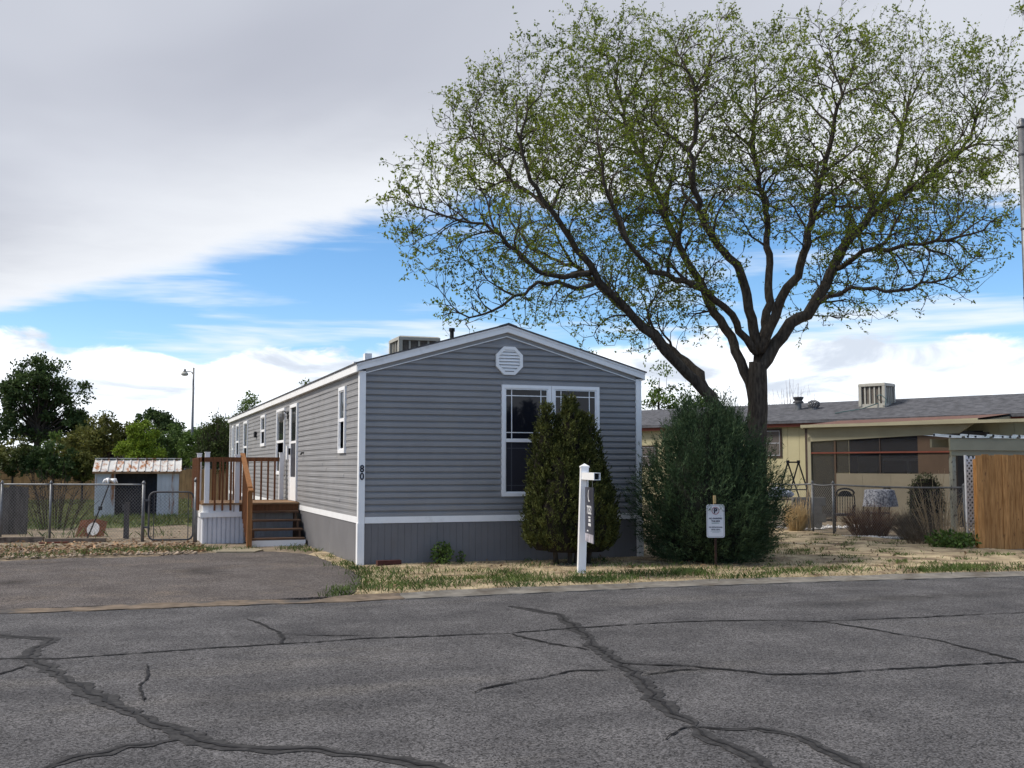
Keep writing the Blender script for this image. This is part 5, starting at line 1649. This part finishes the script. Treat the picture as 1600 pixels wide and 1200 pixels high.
M_rustw = mat('rust-streaked white metal', (.56, .57, .60), rough=.6, var=.07, scale=3, patch=((.30, .125, .045), 2.4, .55, .66, (2.2, 2.2, .28)))
M_rustr = mat('rusty roof metal', (.62, .61, .58), rough=.6, var=.08, scale=3, patch=((.33, .14, .055), 2.0, .50, .62, (3.0, 1, 1)))
sd = thing('metal_shed', 'small rusty white metal shed with dark open doorway', 'shed', (-2.99, 17.45, 0), R(-3))
SW, SD = 2.36, 1.7
H0, H1 = 1.42, 1.78
def ribwall(x0, x1, y, z0, z1, nm, n):
    w = (x1 - x0) / n
    for i in range(n):
        a = x0 + i * w
        MB().box(a, a + w * .8, y - .018, y, z0, z1).build(nm, M_rustw, sd)
        MB().box(a + w * .8, a + w, y - .004, y, z0, z1).build('wall_groove', M_rustw, sd)
ribwall(-SW / 2, -SW / 2 + .56, 0, .0, H0 + .05, 'wall_rib', 5)
ribwall(SW / 2 - .62, SW / 2, 0, .0, H0 + .05, 'wall_rib', 5)
MB().box(-SW / 2, -SW / 2 + .02, .002, SD, 0, H0 + .03).build('side_wall', M_rustw, sd)
MB().box(SW / 2 - .02, SW / 2, .002, SD, 0, H0 + .03).build('side_wall', M_rustw, sd)
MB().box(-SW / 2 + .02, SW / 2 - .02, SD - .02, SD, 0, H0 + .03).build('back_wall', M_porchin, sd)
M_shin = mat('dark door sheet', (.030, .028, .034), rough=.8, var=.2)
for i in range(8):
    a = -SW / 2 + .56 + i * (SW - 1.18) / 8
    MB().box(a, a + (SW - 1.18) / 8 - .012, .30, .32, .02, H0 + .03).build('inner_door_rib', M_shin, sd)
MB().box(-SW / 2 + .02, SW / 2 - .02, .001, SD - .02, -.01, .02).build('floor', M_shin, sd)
n = 12
for s, (ya, yb) in enumerate(((-.12, SD / 2), (SD + .1, SD / 2))):
    for i in range(n):
        a = -SW / 2 - .07 + i * (SW + .14) / n
        w = (SW + .14) / n
        za = H0 + .0
        V = [(a, ya, za), (a + w * .8, ya, za), (a + w * .86, ya, za + .025), (a + w, ya, za + .025), (a, yb, H1), (a + w * .8, yb, H1), (a + w * .86, yb, H1 + .025), (a + w, yb, H1 + .025)]
        MB().add(V, [(0, 1, 5, 4), (1, 2, 6, 5), (2, 3, 7, 6)]).build('roof_sheet', M_rustr, sd)
MB().box(-SW / 2 - .07, SW / 2 + .07, -.125, -.10, H0 - .06, H0 + .005).build('eave_trim', mat('rusted eave', (.30, .17, .09), rough=.8, var=.3, scale=5), sd)
MB().box(-SW / 2 - .07, SW / 2 + .07, SD / 2 - .08, SD / 2 + .08, H1 + .026, H1 + .045).build('ridge_cap', M_rustr, sd)
MB().prism([(.03, H0), (SD - .03, H0), (SD / 2, H1 - .02)], lambda u, v, d: (d, u, v), -SW / 2 + .01, -SW / 2 + .03).build('gable_sheet', M_rustw, sd)
MB().prism([(.03, H0), (SD - .03, H0), (SD / 2, H1 - .02)], lambda u, v, d: (d, u, v), SW / 2 - .03, SW / 2 - .01).build('gable_sheet', M_rustw, sd)
# leaning black tool with a pale bundle on top, rust plate with white ball, timbers
tl = thing('leaning_pole', 'thin black pole leaning on the fence rail with white rags', 'pole', (-3.72, 8.0, 0))
MB().tube([(.02, -.35, 1.24), (-.15, .0, .72), (-.42, .4, .0)], [.013, .013, .018], 6).build('shaft', M_black, tl)
MB().box(-.20, -.12, -.03, .03, .64, .72).build('clamp', M_black, tl)
rg = MB()
for i in range(6):
    a = i * 1.1
    rg.tube([(.02 + .03 * math.cos(a), -.35 + .03 * math.sin(a), 1.28), (.02 + .11 * math.cos(a), -.35 + .1 * math.sin(a), 1.29 + .03 * math.sin(3 * a)), (.02 + .15 * math.cos(a), -.35 + .13 * math.sin(a), 1.22)], [.035, .03, .01], 5)
rg.build('rag', M_white, tl, smooth=True)
rp = thing('rust_plate', 'rust-red sheet leaning behind the fence', 'sheet', (-4.1, 9.2, 0), R(-18))
MB().prism([(-.33, 0), (.30, 0), (.34, .34), (.1, .40), (-.25, .37)], lambda u, v, d: (u, d + v * .35, v), 0, .012).build('sheet', mat('rust red', (.14, .055, .028), rough=.95, var=.35, scale=7), rp)
wd = thing('white_disc', 'round white dirt-marked plate before the rust-red sheet', 'plate', (-4.05, 9.0, 0), R(-18))
MB().prism([(.135 * math.cos(2 * math.pi * i / 22), .19 + .14 * math.sin(2 * math.pi * i / 22)) for i in range(22)], lambda u, v, d: (u, d + v * .3, v), 0, .02).build('plate', mat('chalky white', (.62, .60, .58), rough=.8, var=.15, scale=9, patch=((.3, .2, .14), 8, .6, .66, None)), wd)
M_timber = mat('grey timber', (.17, .135, .105), rough=.95, var=.3, scale=5, stretch=(1.2, 6, 6), patch=((.07, .05, .04), 4, .55, .7, None))
for i, (a, b, w, lab) in enumerate((((-8.5, 8.2), (-4.95, 7.55), .16, 'long grey landscape timber at the foot of the left fence'), ((-4.9, 7.45), (-3.75, 7.2), .12, 'short dark timber at the fence foot near the gate'), ((-5.0, 7.05), (-4.45, 7.15), .06, 'reddish stick lying before the left fence timbers'))):
    o = MB().bar((*a, w * .4), (*b, w * .4), w, w * .8).build('landscape_timber', M_timber if i < 2 else M_maroon)
    tag(o, lab, 'timber')
gpn = thing('weathered_screen', 'dark weathered board screen behind the left fence', 'screen', (-6.6, 10.9, 0), R(-18))
M_wthr = mat('weathered board', (.075, .068, .062), rough=.95, var=.35, scale=3, stretch=(6, 6, 1), piece=.2)
for i in range(10):
    MB().box(-.25 + i * .145, -.25 + i * .145 + .138, -.01, .01, .0, 1.12 + random.uniform(-.03, .03)).build('board', M_wthr, gpn)
for z in (.3, .85):
    MB().box(-.25, 1.2, .012, .05, z, z + .08).build('rail', M_wthr, gpn)
# rubble and leaf litter along the driveway edge
rs = np.random.default_rng(81)
n = 1500
X_ = rs.uniform(-8, -2.2, n)
C = np.stack([X_, 3.3 + rs.gamma(2.0, .55, n) + .15 * np.sin(X_ * 3), np.full(n, .03)], 1)
stones('rubble', 'pale rubble and stones along the driveway edge', C, .035, mat('tan rubble', (.33, .26, .19), rough=.95, var=.2, scale=6, island=.45), rs)
n = 2600
X_ = rs.uniform(-8, -2.0, n)
C = np.stack([X_, 3.5 + rs.gamma(2.0, .8, n), np.full(n, .035)], 1)
LV, LF = leaf_quads(C, rs.normal(size=(n, 3)) * np.array([1, 1, .25]), rs.uniform(.05, .12, n), rs.uniform(.03, .06, n), rs)
LV[:, 2] = np.abs(LV[:, 2] - .02) + .022
tag(link('leaf_litter', raw_mesh('leaf_litter', LV, LF, mat('dead leaf', (.30, .19, .11), rough=.9, var=.2, island=.45))), 'dead leaves scattered before the left fence', 'leaves', None, 'stuff')
P1 = patches(40, (-8.5, -2.2), lambda x: 3.35 + rs.gamma(1.5, .7), .08, .3, 1500)
P2 = patches(12, (-2.4, -1.3), lambda x: rs.uniform(3.8, 4.6), .06, .16, 3500)
P3 = patches(30, (-9, -2.3), lambda x: rs.uniform(8.5, 16), .15, .5, 700)
P4 = patches(14, (-3.6, -1.5), lambda x: rs.uniform(16.2, 17.0), .12, .3, 1400)
P5 = patches(9, (-.55, -.08), lambda x: rs.uniform(3.0, 4.6), .06, .14, 3600)
for nm, lab, PP, h in (('green_grass', 'short green weeds along the driveway edge', np.concatenate([P1, P2, P5[P5[:, 0] < -.05]]), .09), ('green_grass', 'rough green weeds in the left yard by the shed', np.concatenate([P3, P4]), .22)):
    C = np.concatenate([PP, np.full((len(PP), 1), .02)], 1)
    blades(nm, lab, C, h, .006, M_grass, rs, .9)
n = 26000
S = np.stack([rs.uniform(-14, -.5, n), 13.5 + 22 * rs.random(n)], 1)
blades('yard_grass', 'grass blades of the green back yard', np.concatenate([S, np.full((n, 1), .04)], 1), .16, .012, mat('yard grass blade', (.085, .115, .03), rough=.7, var=.3, scale=1.2, col2=(.18, .18, .06), island=.3, trans=.3), rs, .8)
# ------------------------------------------------------------------ far board fence
M_pick = mat('tan picket', (.27, .165, .075), rough=.85, var=.25, scale=2, stretch=(4, 4, .8), piece=.16)
bf = thing('board_fence', 'long tan board fence across the back of the left yard', 'fence', (-22, 42.8, 0), R(-19.9))
pk2 = MB().box(.004, .146, -.01, .01, .0, 1.45).mesh('picket', M_pick)
for i in range(180):
    link('picket', pk2, bf, (i * .15 - 2, random.uniform(-.006, .006), random.uniform(-.025, .02)))
for z in (.35, 1.15):
    MB().box(-2, 25, .012, .05, z, z + .09).build('rail', M_pick, bf)
# ------------------------------------------------------------------ background homes
def far_home(name, label, x, y, rz, L, Wd, zw, zr, mw, mr, wins=True):
    t = thing(name, label, 'house', (x, y, 0), rz, 'homes in the background')
    MB().prism([(0, 0), (Wd, 0), (Wd, zw), (Wd / 2, zr), (0, zw)], lambda u, v, d: (d, u, v), 0, L).build('wall', mw, t)
    for s in (0, 1):
        ya, yb = (-.2, Wd / 2) if s == 0 else (Wd + .2, Wd / 2)
        sl = (zr - zw) / (Wd / 2)
        MB().add([(-.2, ya, zw - .2 * sl + .03), (L + .2, ya, zw - .2 * sl + .03), (L + .2, yb, zr + .03), (-.2, yb, zr + .03), (-.2, ya, zw - .2 * sl + .1), (L + .2, ya, zw - .2 * sl + .1), (L + .2, yb, zr + .1), (-.2, yb, zr + .1)],
                 [(3, 2, 1, 0), (4, 5, 6, 7), (0, 1, 5, 4), (1, 2, 6, 5), (2, 3, 7, 6), (3, 0, 4, 7)]).build('roof', mr, t)
    if wins:
        for i in range(3):
            u = L * (.2 + .3 * i)
            w_ = MB().box(u - .5, u + .5, -.04, .0, zw - 1.3, zw - .35).build('window', M_white, t)
            MB().box(u - .42, u + .42, -.05, -.041, zw - 1.22, zw - .43).build('pane', M_glass, w_)
    return t
M_wroof = mat('white metal roof', (.66, .67, .68), rough=.5, var=.05)
M_fgrey = mat('far grey siding', (.26, .25, .25), rough=.8, var=.06)
M_ftan = mat('far tan siding', (.25, .19, .14), rough=.8, var=.06)
far_home('far_home', 'far tan home with a low white roof beyond the board fence', -13.5, 86.5, R(-19.9), 11.0, 4.5, 2.15, 2.72, M_ftan, M_wroof)
far_home('far_home', 'far low white-roofed home above the shed roof', -2.4, 88.5, R(-19.9), 5.5, 4.5, 2.2, 2.66, M_ftan, M_wroof, False)
far_home('far_home', 'far grey gabled home left of the porch', -.2, 79.9, R(70.1), 16, 4.9, 2.75, 3.55, M_fgrey, M_wroof, False)
# ------------------------------------------------------------------ background trees
def tree(name, label, x, y, h, lobes, n, size, col, col2, seed, trunk_r=.2, trunk_h=None, clumps=70, group='background trees', spread=.16, trans=.3, bare=0, lean=0.0):
    rs = np.random.default_rng(seed)
    n = int(n * 2.0)
    clumps = int(clumps * 1.5)
    t = thing(name, label, 'shrub' if 'shrub' in name else 'tree', (x, y, 0), 0, group)
    th = trunk_h or h * .3
    tb = MB().tube([(0, 0, -.1), (lean * .4, 0, th * .6), (lean, 0, th), (lean * 1.3, .1, h * .6), (lean * 1.4, 0, h * .85)], [trunk_r * 1.25, trunk_r, trunk_r * .85, trunk_r * .5, trunk_r * .12], 8)
    vol = np.array([l[3] ** 2 * l[4] for l in lobes])
    per = rs.choice(len(lobes), clumps, p=vol / vol.sum())
    cc = []
    for i in per:
        lx, ly, lz, lr, lh = lobes[i]
        d = unit(rs.normal(size=3))
        q = rs.random() ** .4
        c = np.array([lx, ly, lz]) + d * q * np.array([lr, lr, lh])
        cc.append(c)
        if rs.random() < .55:
            s = Vector((lean * 1.2, 0, th + (max(c[2] - th, 0)) * rs.uniform(.05, .4)))
            e = Vector(c)
            m_ = s.lerp(e, .5) + Vector((0, 0, -.05 * h * rs.random()))
            tb.tube([s, m_, e], [trunk_r * .28, trunk_r * .16, trunk_r * .04], 4, cap=False)
    tb.build('trunk', M_bark, t, smooth=True, fix=False)
    cc = np.array(cc)
    k = rs.integers(0, len(cc), n)
    rr = spread * h * rs.uniform(.35, 1.0, len(cc))[k]
    C = cc[k] + unit(rs.normal(size=(n, 3))) * (rs.random(n) ** .55 * rr)[:, None] * np.array([1, 1, .75])
    C[:, 2] = np.maximum(C[:, 2], .15)
    sz = rs.uniform(size * .6, size * 1.3, n)
    LV, LF = leaf_quads(C, rs.normal(size=(n, 3)), sz, sz * .6, rs)
    m = mat(name + ' leaf', col, rough=.65, var=.25, scale=.5, col2=col2, island=.35, trans=trans, spec=.2)
    tag(link('crown', raw_mesh('crown', LV, LF, m), t), kind='stuff')
    if bare:
        tw = MB()
        for i in range(bare):
            c = Vector(cc[rs.integers(len(cc))])
            d = Vector(rs.normal(size=3) * .3 + np.array([0, 0, 1])).normalized()
            tw.tube([c, c + d * h * .12, c + d * h * .2 + Vector(rs.normal(size=3) * .1)], [.022, .014, .006], 3, cap=False)
        tag(tw.build('twigs', M_twig, t, fix=False), kind='stuff')
    return t
DG, DG2 = (.036, .066, .020), (.085, .130, .040)
OL, OL2 = (.092, .105, .022), (.175, .175, .045)
LM, LM2 = (.15, .235, .015), (.23, .31, .04)
MG, MG2 = (.065, .12, .022), (.12, .185, .042)
tree('elm_tree', 'large dark green round-crowned tree at the far left', -9.1, 70.2, 10.4, [(-.2, 0, 7.3, 2.3, 2.2), (1.9, 0, 6.4, 1.7, 1.9), (-2.1, 0, 6.3, 1.6, 1.9), (1.6, 0, 4.6, 2.2, 1.3), (-1.7, 0, 4.6, 2.0, 1.2), (3.0, 0, 4.4, 1.2, 1.0), (.3, 0, 8.9, 1.3, .9)], 9500, .24, DG, DG2, 91, .30, 3.4, 120, spread=.085)
tree('ash_tree', 'tall dark tree cropped by the left picture edge', -14.6, 72.5, 9.2, [(0, 0, 6.2, 2.4, 2.4), (1.0, 0, 4, 2.2, 1.6)], 5200, .24, DG, OL2, 92, .25, 3.0, 80, spread=.09)
tree('box_elder', 'olive green tree between the dark elm and the lime tree', -4.2, 60.3, 5.4, [(0, 0, 3.6, 1.5, 1.5), (-1.3, 0, 3.2, 1.3, 1.2), (1.3, 0, 3.0, 1.2, 1.1)], 5200, .20, OL, OL2, 93, .15, 1.5, 70, spread=.12)
tree('lime_tree', 'bright lime green round tree above the shed', -2.25, 52.9, 4.75, [(0, 0, 3.1, 1.05, 1.25), (.5, 0, 2.4, 1.0, .8), (-.5, 0, 2.4, .9, .8)], 5200, .15, LM, LM2, 94, .10, 1.2, 70, spread=.11)
tree('poplar_tree', 'small dark tree standing behind the lime tree', -.4, 88.0, 7.2, [(0, 0, 5.4, 1.7, 1.4), (1.4, 0, 5.2, 1.1, 1.2), (-1.4, 0, 5.4, .9, 1.0)], 2600, .26, DG, DG2, 95, .16, 3.0, 40, spread=.10)
tree('hackberry_tree', 'mid green low tree left of the lamp post', 1.2, 71.5, 5.3, [(0, 0, 3.4, 1.9, 1.5), (1.8, 0, 3.5, 1.7, 1.5), (-1.4, 0, 3.0, 1.3, 1.0)], 5000, .22, MG, MG2, 96, .15, 1.4, 70, spread=.12)
tree('locust_tree', 'thin upright tree with bare tips behind the porch', .75, 34.8, 4.6, [(0, 0, 2.9, .75, 1.2), (.55, 0, 3.2, .55, .9), (-.45, 0, 2.2, .5, .8), (.3, 0, 1.9, .6, .8)], 3600, .10, (.05, .075, .02), (.10, .13, .04), 97, .09, 1.3, 60, spread=.10, bare=70)
tree('elm_tree', 'small tree top showing over the home roof near the porch', 2.6, 40.0, 5.6, [(0, 0, 4.9, .55, .6), (.3, 0, 4.0, .8, .8)], 900, .13, DG, MG2, 98, .08, 2.5, 24, spread=.09)
tree('elm_tree', 'tree tip poking above the middle of the home roof', 6.03, 43.5, 6.5, [(0, 0, 5.9, .5, .5), (0, 0, 5.0, .9, .7)], 900, .13, OL, MG2, 99, .08, 3.0, 24, spread=.08)
tree('maple_tree', 'bright green tree behind the right gable corner', 17.6, 23.6, 6.2, [(0, 0, 4.3, .9, 1.5), (.7, 0, 3.2, .9, 1.0), (1.6, 0, 3.6, 1.1, 1.4), (-.6, 0, 3.0, .8, .9)], 3600, .12, (.06, .11, .018), (.13, .20, .04), 100, .12, 1.8, 60, spread=.10)
tree('evergreen_shrub', 'dark shrub mass low behind the right gable corner', 15.3, 20.0, 3.6, [(0, 0, 2.6, .9, .7), (1.0, 0, 2.5, .8, .6), (-1.0, 0, 2.5, .8, .6)], 2600, .10, DG, DG2, 101, .08, 1.0, 40, spread=.12)
for i, (x, y, h, r, lab, c1, c2) in enumerate(((-12.5, 66, 4.6, 2.2, 'olive green tree low behind the large elm trunk', OL, OL2), (-7.6, 66, 4.2, 2.0, 'green tree right of the large elm trunk', MG, MG2), (-5.6, 64, 5.0, 1.6, 'brownish olive tree left of the box elder', OL, OL2), (2.2, 55.5, 5.0, 1.7, 'green tree hiding the foot of the street lamp', MG, MG2), (4.2, 62, 5.4, 1.8, 'green tree between lamp post and home roof', DG, MG2), (-.2, 66, 4.6, 1.4, 'dark green tree between the lime tree and the lamp', MG, DG2))):
    tree('hedgerow_tree', lab, x, y, h, [(0, 0, h * .62, r, h * .32), (r * .7, 0, h * .5, r * .7, h * .25), (-r * .7, 0, h * .5, r * .7, h * .25)], 2600, .20, c1, c2, 130 + i, .10, h * .25, 44, spread=.14)
bt2 = brush('bare_tree', 'leafless pale tree behind the yellow home roof', 'tree', 24.6, 24.6, 5.9, 1.7, 150, mat('pale twig', (.22, .18, .17), var=.2), 102, .011, fork=5)
# brushy hedge before the board fence
for i, (x, y, h, r, lab, c1, c2) in enumerate(((-9.4, 33.5, 3.4, 1.0, 'brushy olive shrub at the far left before the board fence', OL, OL2), (-7.6, 32.4, 3.0, .9, 'dark brushy shrub left of centre before the board fence', DG, OL2), (-6.0, 31.4, 2.7, .9, 'dark green shrub hiding the tan far home', DG, DG2), (-4.9, 31.6, 2.4, .7, 'olive shrub beside the shed before the board fence', OL, OL2), (-11.4, 35.0, 3.2, 1.1, 'olive shrub cropped at the left edge before the fence', MG, OL2))):
    tree('brushy_shrub', lab, x, y, h, [(0, 0, h * .68, r, h * .26), (r * .6, 0, h * .55, r * .7, h * .2), (-r * .6, 0, h * .58, r * .7, h * .22)], 2300, .12, c1, c2, 110 + i, .05, h * .35, 40, group='shrubs before the board fence', spread=.11)
brush('bare_shrub', 'leafless forked shrub growing behind the left chain-link fence', 'shrub', -5.0, 12.5, 1.9, 1.1, 26, M_twig, 121, .014, fork=7)
leafy('privet_shrub', 'pale grey-green shrub at the left edge behind the fence', 'shrub', -7.0, 14.5, 1.9, .8, 900, mat('privet leaf', (.13, .15, .07), var=.3, scale=3, island=.3, trans=.3), 122, (.05, .10), 14)
# ------------------------------------------------------------------ street lamp
lmp = thing('street_lamp', 'tall grey street lamp with a gooseneck head beyond the yards', 'street lamp', (1.05, 58.05, 0))
MB().tube([(0, 0, 0), (0, 0, 4), (0, 0, 8.15)], [.10, .085, .06], 8).build('pole', M_galv, lmp, smooth=True)
MB().tube([(0, 0, 7.65), (-.12, .03, 7.85), (-.34, .1, 7.9), (-.5, .16, 7.86)], .035, 6).build('arm', M_galv, lmp, smooth=True)
MB().tube([(-.55, .17, 8.08), (-.55, .17, 7.96), (-.55, .17, 7.86)], [.05, .08, .11], 10).build('ballast', M_galv, lmp, smooth=True)
MB().tube([(-.55, .17, 7.86), (-.55, .17, 7.78), (-.55, .17, 7.66), (-.55, .17, 7.60)], [.13, .22, .24, .14], 12).build('lamp_head', M_tan, lmp, smooth=True)
